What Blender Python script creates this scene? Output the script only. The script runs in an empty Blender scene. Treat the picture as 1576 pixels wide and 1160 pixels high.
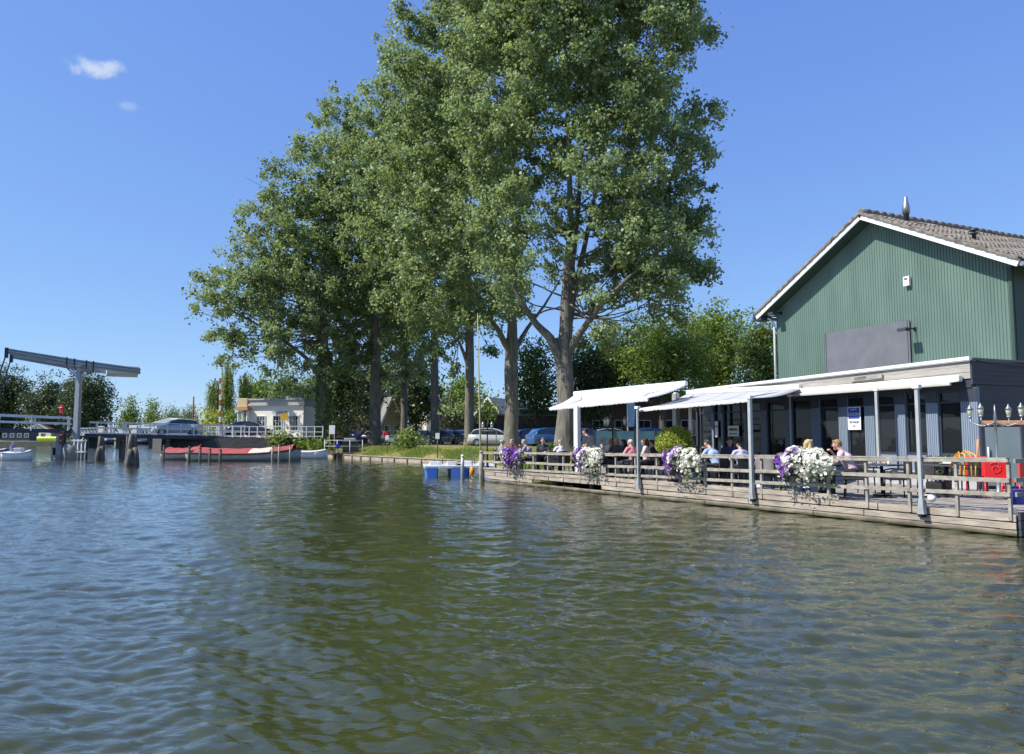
import bpy, bmesh, math, random
import numpy as np
from mathutils import Vector, Matrix, Quaternion
R = math.radians
SC = bpy.context.scene
COL = SC.collection
rng = np.random.default_rng(7)
random.seed(7)

# ---------------- camera, world, sun, exposure ----------------
FPX, HOR, CAMZ = 1150.0, 672.0, 1.8
PITCH = math.atan((HOR-580)/FPX)
cd = bpy.data.cameras.new('camera'); cam = bpy.data.objects.new('camera', cd); COL.objects.link(cam)
cd.sensor_fit = 'HORIZONTAL'; cd.sensor_width = 36.0; cd.lens = 36.0*FPX/1576.0
cd.clip_start = 0.05; cd.clip_end = 4000
cam.location = (0, 0, CAMZ); cam.rotation_euler = (math.pi/2+PITCH, 0, 0)
SC.camera = cam

SUN_EL, SUN_AZ = R(47), R(-106)          # azimuth measured from +Y towards +X
sd = Vector((math.sin(SUN_AZ)*math.cos(SUN_EL), math.cos(SUN_AZ)*math.cos(SUN_EL), math.sin(SUN_EL)))
w = bpy.data.worlds.new('World'); SC.world = w; w.use_nodes = True
nt = w.node_tree; bg = nt.nodes['Background']
sky = nt.nodes.new('ShaderNodeTexSky'); sky.sky_type = 'NISHITA'; sky.sun_disc = False
sky.sun_elevation = SUN_EL; sky.sun_rotation = SUN_AZ % (2*math.pi)
sky.altitude = 600; sky.air_density = 1.0; sky.dust_density = 0.05; sky.ozone_density = 6.0
def wnode(t, **k):
    n = nt.nodes.new(t)
    for a, v in k.items(): setattr(n, a, v)
    return n
def wm(op, a, b=None, c=None):
    n = wnode('ShaderNodeMath', operation=op)
    for i, v in enumerate((a, b, c)):
        if v is None: continue
        if hasattr(v, 'is_linked'): nt.links.new(v, n.inputs[i])
        else: n.inputs[i].default_value = v
    return n.outputs[0]
gain = wnode('ShaderNodeMix', data_type='RGBA', blend_type='MULTIPLY'); gain.inputs[0].default_value = 1
nt.links.new(sky.outputs[0], gain.inputs[6]); gain.inputs[7].default_value = (0.92, 1.0, 1.22, 1)
# clear northern summer air: compress the model's bright milky horizon per channel
sep = wnode('ShaderNodeSeparateColor'); nt.links.new(gain.outputs[2], sep.inputs[0]); comb = wnode('ShaderNodeCombineColor')
for i, (k_, g_) in enumerate(((.565, .64), (.655, .6), (.87, .3))):
    nt.links.new(wm('MULTIPLY', wm('POWER', wm('MULTIPLY', sep.outputs[i], .205), g_), k_/.205), comb.inputs[i])
# two small fair weather clouds far off, placed by their bearing and height in the sky
tc = wnode('ShaderNodeTexCoord'); skyc = comb.outputs[0]
nz = wnode('ShaderNodeTexNoise'); nz.inputs['Scale'].default_value = 38; nz.inputs['Detail'].default_value = 8; nz.inputs['Roughness'].default_value = .62
nt.links.new(tc.outputs['Generated'], nz.inputs['Vector'])
for (cpx, cpy, sx, sy, amp) in ((150, 106, .030, .0135, .85), (196, 163, .014, .006, .26), (178, 104, .022, .009, .35)):
    d = Vector(((cpx-788)/1150, math.cos(.08)+(580-cpy)/1150*-math.sin(.08), math.sin(.08)+(580-cpy)/1150*math.cos(.08))).normalized()
    rt = d.cross(Vector((0, 0, 1))).normalized(); up = rt.cross(d)
    sub = wnode('ShaderNodeVectorMath', operation='SUBTRACT'); nt.links.new(tc.outputs['Generated'], sub.inputs[0]); sub.inputs[1].default_value = d
    ds = []
    for ax, sc_ in ((rt, sx), (up, sy)):
        dt = wnode('ShaderNodeVectorMath', operation='DOT_PRODUCT'); nt.links.new(sub.outputs[0], dt.inputs[0]); dt.inputs[1].default_value = ax
        q = wm('DIVIDE', dt.outputs['Value'], sc_); ds.append(wm('MULTIPLY', q, q))
    rad = wm('SQRT', wm('ADD', ds[0], ds[1])); body = wm('SUBTRACT', 1.0, rad)
    k = wm('ADD', body, wm('MULTIPLY', wm('SUBTRACT', nz.outputs['Fac'], .5), 2.6))
    sm = wnode('ShaderNodeMapRange', interpolation_type='SMOOTHSTEP'); nt.links.new(k, sm.inputs[0]); sm.inputs[1].default_value = 0.0; sm.inputs[2].default_value = .85; sm.inputs[4].default_value = amp
    lim = wm('MULTIPLY', sm.outputs[0], wm('GREATER_THAN', body, -1.2))
    mx = wnode('ShaderNodeMix', data_type='RGBA'); nt.links.new(lim, mx.inputs[0]); nt.links.new(skyc, mx.inputs[6]); mx.inputs[7].default_value = (3.3, 3.8, 4.6, 1); skyc = mx.outputs[2]
nt.links.new(skyc, bg.inputs[0]); bg.inputs[1].default_value = 0.15
ld = bpy.data.lights.new('sun', 'SUN'); ld.energy = 5.0; ld.angle = R(0.53); ld.color = (1.0, 0.955, 0.88)
sun = bpy.data.objects.new('sun', ld); COL.objects.link(sun)
sun.rotation_euler = sd.to_track_quat('Z', 'Y').to_euler()
SC.view_settings.view_transform = 'Standard'; SC.view_settings.look = 'None'
SC.view_settings.exposure = 0.42; SC.view_settings.gamma = 1.0
SC.view_settings.use_curve_mapping = False
SC.cycles.max_bounces = 6; SC.cycles.transparent_max_bounces = 8
SC.cycles.diffuse_bounces = 3; SC.cycles.glossy_bounces = 3

# ---------------- survey helpers: turn a measured bearing and range into a place ----------------
cF = Vector((0, math.cos(PITCH), math.sin(PITCH))); cU = Vector((0, -math.sin(PITCH), math.cos(PITCH))); cR = Vector((1, 0, 0))
def ray(px, py): return cF + cR*((px-788)/FPX) - cU*((py-580)/FPX)
def P(px, py, Y):
    d = ray(px, py); return Vector((0, 0, CAMZ)) + d*(Y/d.y)
def Z(py, Y): return P(788, py, Y).z
def X(px, Y): return P(px, HOR, Y).x

# ---------------- object helpers ----------------
def link(o, parent=None):
    COL.objects.link(o)
    if parent: o.parent = parent
    return o
def tag(o, label, cat, group=None, kind=None):
    if label: o['label'] = label
    if cat: o['category'] = cat
    if group: o['group'] = group
    if kind: o['kind'] = kind
    return o
def thing(name, label, cat, loc=(0, 0, 0), rz=0, group=None):
    o = bpy.data.objects.new(name, None); o.empty_display_size = 0.2
    o.location = loc; o.rotation_euler = (0, 0, rz); link(o)
    return tag(o, label, cat, group)
def kids(o): return [c for c in COL.objects if c.parent == o]
def copy_tree(o, loc=None, rz=None, label=None, group=None, scale=None, color=None):
    r = o.copy(); COL.objects.link(r)
    if loc is not None: r.location = loc
    if rz is not None: r.rotation_euler = (0, 0, rz)
    if scale is not None: r.scale = (scale,)*3
    if label: r['label'] = label
    if group: r['group'] = group
    def rec(src, dst):
        for ch in kids(src):
            c = ch.copy(); COL.objects.link(c); c.parent = dst
            if color is not None and ch.get('paint'): c.color = color
            rec(ch, c)
    rec(o, r)
    return r

class MB:
    """collects faces; build() links them as one mesh object"""
    def __init__(s): s.v = []; s.f = []; s.sm = []
    def add(s, vs, fs, smooth=False):
        b = len(s.v); s.v += [tuple(v) for v in vs]; s.f += [tuple(i+b for i in f) for f in fs]
        s.sm += [smooth]*len(fs); return s
    def box(s, c, d, rz=0, M=None, bev=0):
        hx, hy, hz = d[0]/2, d[1]/2, d[2]/2
        if bev and min(hx, hy, hz) > bev:
            bm = bmesh.new(); bmesh.ops.create_cube(bm, size=1)
            for v in bm.verts: v.co = Vector((v.co.x*d[0], v.co.y*d[1], v.co.z*d[2]))
            bmesh.ops.bevel(bm, geom=bm.edges[:], offset=bev, segments=2, affect='EDGES', profile=.6)
            vs = [v.co.copy() for v in bm.verts]; bm.verts.index_update()
            fs = [[v.index for v in f.verts] for f in bm.faces]; bm.free()
        else:
            vs = [Vector((x*hx, y*hy, z*hz)) for z in (-1, 1) for y in (-1, 1) for x in (-1, 1)]
            fs = [(0, 2, 3, 1), (4, 5, 7, 6), (0, 1, 5, 4), (2, 6, 7, 3), (0, 4, 6, 2), (1, 3, 7, 5)]
        m = Matrix.Translation(c) @ (M.to_4x4() if M else Matrix.Rotation(rz, 4, 'Z'))
        return s.add([m @ v for v in vs], fs)
    def beam(s, a, b, wdt, h, up=(0, 0, 1), bev=0):
        a, b = Vector(a), Vector(b); d = b-a; L = d.length; x = d.normalized()
        u = Vector(up); y = u.cross(x)
        if y.length < 1e-4: y = Vector((0, 1, 0)).cross(x)
        y.normalize(); z = x.cross(y)
        return s.box((a+b)/2, (L, wdt, h), M=Matrix((x, y, z)).transposed(), bev=bev)
    def tube(s, pts, rad, n=8, cap=True, smooth=True):
        pts = [Vector(p) for p in pts]; k = len(pts)
        rad = rad if hasattr(rad, '__len__') else [rad]*k
        vs = []; prev = None
        for i, p in enumerate(pts):
            d = (pts[min(i+1, k-1)]-pts[max(i-1, 0)]).normalized()
            if prev is None:
                a = Vector((0, 0, 1)) if abs(d.z) < .9 else Vector((1, 0, 0))
                x = d.cross(a).normalized()
            else:
                x = (prev-d*prev.dot(d)).normalized()
            prev = x; y = d.cross(x)
            for j in range(n):
                t = 2*math.pi*j/n; vs.append(p+(x*math.cos(t)+y*math.sin(t))*rad[i])
        fs = [(i*n+j, i*n+(j+1) % n, (i+1)*n+(j+1) % n, (i+1)*n+j) for i in range(k-1) for j in range(n)]
        s.add(vs, fs, smooth)
        if cap:
            b = len(s.v)-len(vs)
            s.f.append(tuple(b+j for j in range(n-1, -1, -1))); s.sm.append(False)
            s.f.append(tuple(b+(k-1)*n+j for j in range(n))); s.sm.append(False)
        return s
    def lathe(s, c, prof, n=16, smooth=True, sx=1, sy=1):
        vs = [(c[0]+r*math.cos(2*math.pi*j/n)*sx, c[1]+r*math.sin(2*math.pi*j/n)*sy, c[2]+z) for r, z in prof for j in range(n)]
        k = len(prof)
        fs = [(i*n+j, i*n+(j+1) % n, (i+1)*n+(j+1) % n, (i+1)*n+j) for i in range(k-1) for j in range(n)]
        s.add(vs, fs, smooth)
        b = len(s.v)-len(vs)
        if prof[0][0] > 1e-5: s.f.append(tuple(b+j for j in range(n-1, -1, -1))); s.sm.append(False)
        if prof[-1][0] > 1e-5: s.f.append(tuple(b+(k-1)*n+j for j in range(n))); s.sm.append(False)
        return s
    def ball(s, c, r, n=12, m=8, sc=(1, 1, 1)):
        pr = [(max(1e-4, math.sin(math.pi*i/m))*r, -math.cos(math.pi*i/m)*r*sc[2]) for i in range(m+1)]
        return s.lathe(c, pr, n, True, sc[0], sc[1])
    def prism(s, poly, z0, z1):
        n = len(poly); vs = [(x, y, z0) for x, y in poly]+[(x, y, z1) for x, y in poly]
        fs = [tuple(range(n-1, -1, -1)), tuple(range(n, 2*n))]+[(i, (i+1) % n, n+(i+1) % n, n+i) for i in range(n)]
        return s.add(vs, fs)
    def loft(s, secs, closed=True, cap=True, smooth=False):
        n = len(secs[0]); k = len(secs); vs = [p for q in secs for p in q]
        m = n if closed else n-1
        fs = [(i*n+j, i*n+(j+1) % n, (i+1)*n+(j+1) % n, (i+1)*n+j) for i in range(k-1) for j in range(m)]
        s.add(vs, fs, smooth); b = len(s.v)-len(vs)
        if cap:
            s.f.append(tuple(b+j for j in range(n-1, -1, -1))); s.sm.append(False)
            s.f.append(tuple(b+(k-1)*n+j for j in range(n))); s.sm.append(False)
        return s
    def build(s, name, mat, parent=None, color=None, paint=False, fix=True):
        me = bpy.data.meshes.new(name); me.from_pydata(s.v, [], s.f)
        me.polygons.foreach_set('use_smooth', s.sm)
        if fix and len(s.v) < 60000:
            bm = bmesh.new(); bm.from_mesh(me); bmesh.ops.recalc_face_normals(bm, faces=bm.faces); bm.to_mesh(me); bm.free()
        if mat: me.materials.append(mat)
        o = bpy.data.objects.new(name, me); link(o, parent)
        if color is not None: o.color = color
        if paint: o['paint'] = True
        return o

def np_mesh(name, V, F, mat, parent=None, tone=None, smooth=False):
    V = np.asarray(V, np.float32); F = np.asarray(F, np.int32)
    me = bpy.data.meshes.new(name); me.vertices.add(len(V)); me.vertices.foreach_set('co', V.ravel())
    k = F.shape[1]; me.loops.add(F.size); me.loops.foreach_set('vertex_index', F.ravel())
    me.polygons.add(len(F)); me.polygons.foreach_set('loop_start', np.arange(0, F.size, k, dtype=np.int32))
    if smooth: me.polygons.foreach_set('use_smooth', np.ones(len(F), bool))
    if tone is not None:
        a = me.attributes.new('tone', 'FLOAT', 'FACE'); a.data.foreach_set('value', np.asarray(tone, np.float32))
    me.update(calc_edges=True); me.validate()
    if mat: me.materials.append(mat)
    return link(bpy.data.objects.new(name, me), parent)

# ---------------- materials ----------------
def col4(c): return (c[0], c[1], c[2], 1)
def newmat(name):
    m = bpy.data.materials.new(name); m.use_nodes = True
    return m, m.node_tree, m.node_tree.nodes['Principled BSDF']
def noise(nt, scale, stretch=(1, 1, 1), detail=4, coord='Object', rough=.55):
    tc = nt.nodes.new('ShaderNodeTexCoord'); mp = nt.nodes.new('ShaderNodeMapping'); mp.inputs['Scale'].default_value = stretch
    nz = nt.nodes.new('ShaderNodeTexNoise'); nz.inputs['Scale'].default_value = scale; nz.inputs['Detail'].default_value = detail
    nz.inputs['Roughness'].default_value = rough
    nt.links.new(tc.outputs[coord], mp.inputs[0]); nt.links.new(mp.outputs[0], nz.inputs['Vector'])
    return nz
def mapr(nt, src, a, b, c=0., d=1.):
    r = nt.nodes.new('ShaderNodeMapRange'); nt.links.new(src, r.inputs[0])
    r.inputs[1].default_value = a; r.inputs[2].default_value = b; r.inputs[3].default_value = c; r.inputs[4].default_value = d
    return r.outputs[0]
def mixc(nt, fac, A, B, mode='MIX'):
    x = nt.nodes.new('ShaderNodeMix'); x.data_type = 'RGBA'; x.blend_type = mode
    for i, v in ((0, fac), (6, A), (7, B)):
        if hasattr(v, 'links') or hasattr(v, 'is_linked'): nt.links.new(v, x.inputs[i])
        else: x.inputs[i].default_value = v if i == 0 else col4(v)
    return x.outputs[2]
def mat(name, col, rough=.6, var=.2, scale=5, stretch=(1, 1, 1), bump=0, bscale=None, metal=0, spec=.5, col2=None, dirt=0, dirtcol=(.08, .07, .05), objcol=False, coat=0):
    m, nt, b = newmat(name)
    n1 = noise(nt, scale, stretch, 6)
    f = mapr(nt, n1.outputs['Fac'], .32, .68)
    a = [c*(1-var) for c in col]; bb = col2 or [min(1, c*(1+var)) for c in col]
    out = mixc(nt, f, a, bb)
    if objcol:
        oi = nt.nodes.new('ShaderNodeObjectInfo'); out = mixc(nt, 1.0, out, oi.outputs['Color'], 'MULTIPLY')
    if dirt:
        n2 = noise(nt, scale*.23, (1, 1, .35), 5)
        out = mixc(nt, mapr(nt, n2.outputs['Fac'], .5, .75, 0, dirt), out, dirtcol)
    nt.links.new(out, b.inputs['Base Color'])
    b.inputs['Roughness'].default_value = rough; b.inputs['Metallic'].default_value = metal
    b.inputs['Specular IOR Level'].default_value = spec; b.inputs['Coat Weight'].default_value = coat
    if bump:
        n3 = noise(nt, bscale or scale*3, stretch, 5); bp = nt.nodes.new('ShaderNodeBump'); bp.inputs['Strength'].default_value = bump
        bp.inputs['Distance'].default_value = .02
        nt.links.new(n3.outputs['Fac'], bp.inputs['Height']); nt.links.new(bp.outputs[0], b.inputs['Normal'])
    return m
def leafmat(name, dark, light, gloss=.45, trans=.3, hue=(.2, .19, .04)):
    m, nt, b = newmat(name)
    at = nt.nodes.new('ShaderNodeAttribute'); at.attribute_name = 'tone'
    c = mixc(nt, at.outputs['Fac'], dark, light)
    n = noise(nt, .35, (1, 1, 1), 3)
    c = mixc(nt, mapr(nt, n.outputs['Fac'], .5, .8, 0, .35), c, hue)
    nt.links.new(c, b.inputs['Base Color']); b.inputs['Roughness'].default_value = gloss; b.inputs['Specular IOR Level'].default_value = .38
    tr = nt.nodes.new('ShaderNodeBsdfTranslucent'); mx = nt.nodes.new('ShaderNodeMixShader'); mx.inputs[0].default_value = trans
    c2 = mixc(nt, .5, c, (light[0]*1.6, light[1]*1.5, light[2]*.6)); nt.links.new(c2, tr.inputs[0])
    out = nt.nodes['Material Output']
    nt.links.new(b.outputs[0], mx.inputs[1]); nt.links.new(tr.outputs[0], mx.inputs[2]); nt.links.new(mx.outputs[0], out.inputs[0])
    return m
def glassmat(name, tint=(.02, .025, .03), rough=.03):
    m, nt, b = newmat(name); b.inputs['Base Color'].default_value = col4(tint); b.inputs['Roughness'].default_value = rough
    b.inputs['Specular IOR Level'].default_value = .8; b.inputs['Coat Weight'].default_value = .3; return m

M = {}
M['bark'] = mat('poplar_bark', (.16, .145, .115), .9, .6, 2.2, (7, 7, .5), bump=1., bscale=7, dirt=.8, dirtcol=(.07, .085, .04))
M['bark_dark'] = mat('dark_bark', (.09, .08, .06), .9, .3, 3, (4, 4, .5), bump=.8)
M['leaf_poplar'] = leafmat('poplar_leaves', (.045, .085, .034), (.365, .465, .235), .5, .36, (.22, .28, .12))
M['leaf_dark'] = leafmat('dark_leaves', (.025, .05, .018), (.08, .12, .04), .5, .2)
M['leaf_light'] = leafmat('light_leaves', (.09, .15, .025), (.24, .33, .07), .5, .35)
M['leaf_mid'] = leafmat('green_leaves', (.06, .11, .03), (.20, .28, .08), .5, .32)
M['leaf_gold'] = leafmat('golden_leaves', (.2, .26, .03), (.5, .55, .12), .5, .3)
M['leaf_weed'] = leafmat('weed_leaves', (.10, .17, .03), (.27, .36, .09), .55, .35, (.35, .3, .1))
M['grass'] = leafmat('grass_blades', (.22, .24, .05), (.46, .45, .14), .6, .3, (.52, .42, .17))
M['wood'] = mat('weathered_wood', (.38, .315, .24), .8, .38, 2.2, (1, 1, 9), bump=.4, bscale=9, dirt=.55, dirtcol=(.13, .11, .085))
M['rail'] = mat('grey_railing_wood', (.32, .29, .24), .8, .3, 3, (2, 2, 2), bump=.4, dirt=.5, dirtcol=(.15, .15, .1))
M['deckwood'] = mat('deck_boards', (.30, .27, .23), .85, .3, 2, (1, 1, 1), bump=.4)
M['pile'] = mat('old_pile_wood', (.14, .125, .1), .9, .45, 3, (3, 3, .5), bump=1., dirt=.5, dirtcol=(.04, .05, .03))
M['white'] = mat('white_paint', (.76, .76, .73), .5, .06, 3, dirt=.3, dirtcol=(.45, .43, .38))
M['white_clean'] = mat('clean_white', (.8, .8, .79), .45, .03, 3)
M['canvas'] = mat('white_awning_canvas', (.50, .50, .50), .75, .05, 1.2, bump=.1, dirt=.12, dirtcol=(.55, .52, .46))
M['grey_steel'] = mat('grey_steel', (.38, .40, .40), .45, .12, 3, metal=.3, dirt=.2)
M['black'] = mat('black_metal', (.018, .018, .02), .4, .2, 5)
M['rubber'] = mat('black_rubber', (.02, .02, .02), .85, .2, 8)
M['slate'] = mat('dark_slate_paint', (.035, .045, .065), .5, .15, 3, (1, 1, .3))
M['slate_l'] = mat('blue_grey_boards', (.21, .26, .33), .6, .1, 3, (8, 8, .3), bump=.3)
M['slate_side'] = mat('charcoal_boards', (.05, .053, .065), .7, .2, 2, (.6, .6, 14), bump=.3)
M['green'] = mat('green_cladding', (.112, .178, .145), .5, .14, 1.3, (1, 1, .25), dirt=.35, dirtcol=(.05, .1, .08))
M['green_d'] = mat('green_trim_and_wall_shade', (.03, .06, .045), .55, .1, 2)
M['tile'] = mat('mossy_roof_tiles', (.21, .165, .13), .9, .5, 5, bump=.6, col2=(.30, .27, .22), dirt=.6, dirtcol=(.10, .10, .06))
M['panel_grey'] = mat('grey_panel', (.13, .138, .158), .7, .12, 2, dirt=.3, dirtcol=(.11, .11, .12), bump=.1)
M['glass'] = glassmat('window_glass')
M['zinc'] = mat('zinc', (.33, .35, .36), .4, .15, 4, metal=.7)
M['plinth'] = mat('pale_plinth', (.42, .43, .45), .7, .08, 2, dirt=.3)
M['concrete'] = mat('concrete', (.30, .29, .26), .9, .2, 1.5, bump=.4, dirt=.5, dirtcol=(.12, .12, .09))
M['quay'] = mat('dark_quay_wall', (.07, .068, .065), .85, .3, 1.5, (1, 1, 3), bump=.4)
M['road'] = mat('asphalt', (.06, .06, .06), .9, .15, 3, bump=.3)
M['pav'] = mat('pavement', (.26, .23, .2), .9, .2, 4, bump=.3)
M['brick'] = mat('brown_brick', (.15, .085, .06), .9, .3, 4, (1, 1, 4), bump=.3)
M['cream'] = mat('cream_render', (.82, .77, .66), .8, .06, 1.2, dirt=.3, dirtcol=(.36, .33, .28))
M['cream_y'] = mat('yellow_render', (.50, .40, .22), .8, .08, 1.2)
M['roof_grey'] = mat('grey_roof', (.23, .22, .21), .85, .2, 4, (1, 1, 5), bump=.3)
M['roof_red'] = mat('red_roof', (.20, .09, .06), .85, .2, 4, (1, 1, 5), bump=.3)
M['red'] = mat('red_cover', (.34, .065, .06), .65, .15, 2, bump=.15)
M['redplastic'] = mat('red_plastic', (.75, .03, .03), .35, .06, 3)
M['blue_hull'] = mat('blue_hull', (.05, .18, .58), .35, .08, 2, dirt=.3, dirtcol=(.3, .35, .4))
M['blue_deep'] = mat('blue_plastic', (.02, .04, .4), .4, .1, 3)
M['hull_white'] = mat('white_gelcoat', (.74, .75, .75), .3, .05, 2, dirt=.2)
M['hull_grey'] = mat('grey_hull', (.40, .41, .39), .5, .15, 2, dirt=.4)
M['orange'] = mat('orange_rubber', (.75, .30, .03), .5, .1, 3)
M['yellow'] = mat('yellow_paint', (.75, .42, .02), .5, .08, 3)
M['yellow_boat'] = mat('yellow_plastic', (.5, .55, .05), .4, .1, 3)
M['carpaint'] = mat('car_paint', (1, 1, 1), .25, .02, 3, objcol=True, coat=.8)
M['cloth'] = mat('woven_cloth', (1, 1, 1), .85, .1, 20, objcol=True, bump=.2)
M['hair'] = mat('hair', (1, 1, 1), .6, .35, 40, (1, 1, .2), objcol=True, bump=.5)
M['skin'] = mat('skin', (.55, .33, .24), .5, .08, 10)
M['eye'] = mat('eye', (.05, .04, .035), .2, .1, 10)
M['lip'] = mat('lip', (.4, .16, .13), .5, .1, 10)
M['wicker'] = mat('black_wicker', (.025, .024, .025), .6, .4, 30, bump=.6)
M['beige'] = mat('beige_boards', (.44, .35, .23), .7, .1, 2, (5, 5, .5))
M['petunia_w'] = leafmat('white_petals', (.72, .72, .68), (.9, .9, .86), .6, .25, (.8, .8, .72))
M['petunia_v'] = leafmat('violet_petals', (.09, .015, .26), (.30, .12, .55), .6, .25, (.25, .1, .5))
M['petunia_l'] = leafmat('lilac_petals', (.42, .3, .55), (.68, .55, .74), .6, .25, (.5, .4, .6))
M['lampglass'] = mat('frosted_glass', (.72, .68, .52), .3, .05, 4)
M['timber'] = mat('orange_timber', (.48, .24, .11), .6, .15, 3, (1, 6, 6))
M['screen'] = mat('frosted_screen', (.15, .19, .2), .25, .08, 2)

M['pole'] = mat('pole_paint', (.38, .395, .385), .5, .1, 4, dirt=.3)
M['fascia'] = None
def fascia_mat():
    """pale boards with grime and a dark wet, algae stained foot that belongs to the boards"""
    m = mat('terrace_fascia_wood', (.37, .315, .25), .8, .35, 2.2, (1, 1, 9), bump=.5, bscale=9, dirt=.6, dirtcol=(.15, .125, .095))
    nt = m.node_tree; b = nt.nodes['Principled BSDF']; src = b.inputs['Base Color'].links[0].from_socket
    tc = nt.nodes.new('ShaderNodeTexCoord'); sp = nt.nodes.new('ShaderNodeSeparateXYZ'); nt.links.new(tc.outputs['Object'], sp.inputs[0])
    n = noise(nt, 2.5, (1, 1, 1), 5); ad = nt.nodes.new('ShaderNodeMath'); ad.operation = 'MULTIPLY_ADD'; nt.links.new(n.outputs['Fac'], ad.inputs[0]); ad.inputs[1].default_value = -.12; nt.links.new(sp.outputs[2], ad.inputs[2])
    f = mapr(nt, ad.outputs[0], -.03, .075, 1, 0); nt.links.new(mixc(nt, f, src, (.045, .045, .02)), b.inputs['Base Color']); return m
M['fascia'] = fascia_mat()
# ================= WATER =================
def make_water():
    r = np.random.default_rng(3)
    # near field fan with real waves, far field flat; one sheet
    th = np.linspace(R(-52), R(52), 820); rr = np.concatenate([np.geomspace(1.6, 130, 760), np.geomspace(140, 1500, 14)])
    T, Q = np.meshgrid(th, rr); X_ = Q*np.sin(T); Y_ = Q*np.cos(T); H = np.zeros_like(X_); DX = np.zeros_like(X_); DY = np.zeros_like(X_)
    n = 150; lam = np.exp(r.uniform(math.log(.09), math.log(1.25), n)); ang = R(78)+r.normal(0, R(33), n)
    # slope spectrum: mostly short ripples over a gentle swell
    for i in range(n):
        k = 2*math.pi/lam[i]; sl = .0235*(lam[i]/.5)**-.55*r.uniform(.5, 1.3); a = sl/k
        kx, ky = k*math.cos(ang[i]), k*math.sin(ang[i])
        spacing = Q*.0050     # let waves finer than the mesh fade out
        fade = np.clip((lam[i]/spacing-2.0)/2.5, 0, 1)
        ph = kx*X_+ky*Y_+r.uniform(0, 6.28)
        # slowly varying strength: gusts
        g = .75+.45*np.sin(X_*.09*r.uniform(.5, 1.5)+r.uniform(0, 6))*np.sin(Y_*.07*r.uniform(.5, 1.5)+r.uniform(0, 6))
        H += a*np.sin(ph)*fade*g; DX -= a*1.2*np.cos(ph)*fade*kx/k*g; DY -= a*1.2*np.cos(ph)*fade*ky/k*g
    # a low boat wake that crosses the near water
    d = (X_+1.6)*math.cos(R(28))+(Y_-6.0)*math.sin(R(28)); e = -(X_+1.6)*math.sin(R(28))+(Y_-6)*math.cos(R(28))
    H += .016*np.sin(d*2*math.pi/1.15+.5*np.sin(e*.9))*np.exp(-(d/2.6)**2)*np.exp(-(e/9)**2)
    V = np.stack([X_+DX, Y_+DY, H], -1).reshape(-1, 3)
    a, b = X_.shape; idx = np.arange(a*b).reshape(a, b)
    F = np.stack([idx[:-1, :-1], idx[:-1, 1:], idx[1:, 1:], idx[1:, :-1]], -1).reshape(-1, 4)
    # the rest of the river behind and beside
    th2 = np.linspace(R(52), R(308), 40); rr2 = np.array([1.6, 8, 30, 130, 1500]); T, Q = np.meshgrid(th2, rr2)
    V2 = np.stack([Q*np.sin(T), Q*np.cos(T), 0*Q], -1).reshape(-1, 3); i2 = np.arange(200).reshape(5, 40)+len(V)
    F2 = np.stack([i2[:-1, :-1], i2[:-1, 1:], i2[1:, 1:], i2[1:, :-1]], -1).reshape(-1, 4)
    V = np.concatenate([V, V2]); F = np.concatenate([F, F2])[:, ::-1]
    m, nt, b = newmat('river_water')
    b.inputs['IOR'].default_value = 1.333; b.inputs['Roughness'].default_value = .02; b.inputs['Specular IOR Level'].default_value = 1.0; b.inputs['Coat Weight'].default_value = .55; b.inputs['Coat IOR'].default_value = 1.33; b.inputs['Coat Roughness'].default_value = .02
    n0 = noise(nt, .05, (1, 1, 1), 3)
    nt.links.new(mixc(nt, n0.outputs['Fac'], (.034, .040, .010), (.050, .056, .015)), b.inputs['Base Color'])
    n1 = noise(nt, 9, (.5, 1, 1), 4); n2 = noise(nt, 2.2, (.5, 1, 1), 4)
    bp = nt.nodes.new('ShaderNodeBump'); bp.inputs['Strength'].default_value = .5; bp.inputs['Distance'].default_value = .03
    bq = nt.nodes.new('ShaderNodeBump'); bq.inputs['Strength'].default_value = .5; bq.inputs['Distance'].default_value = .035
    nt.links.new(n1.outputs['Fac'], bp.inputs['Height']); nt.links.new(n2.outputs['Fac'], bq.inputs['Height'])
    nt.links.new(bp.outputs[0], bq.inputs['Normal']); nt.links.new(bq.outputs[0], b.inputs['Normal']); nt.links.new(bq.outputs[0], b.inputs['Coat Normal'])
    o = np_mesh('water', V, F, m, smooth=True); tag(o, None, None, kind='structure')
make_water()

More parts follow.
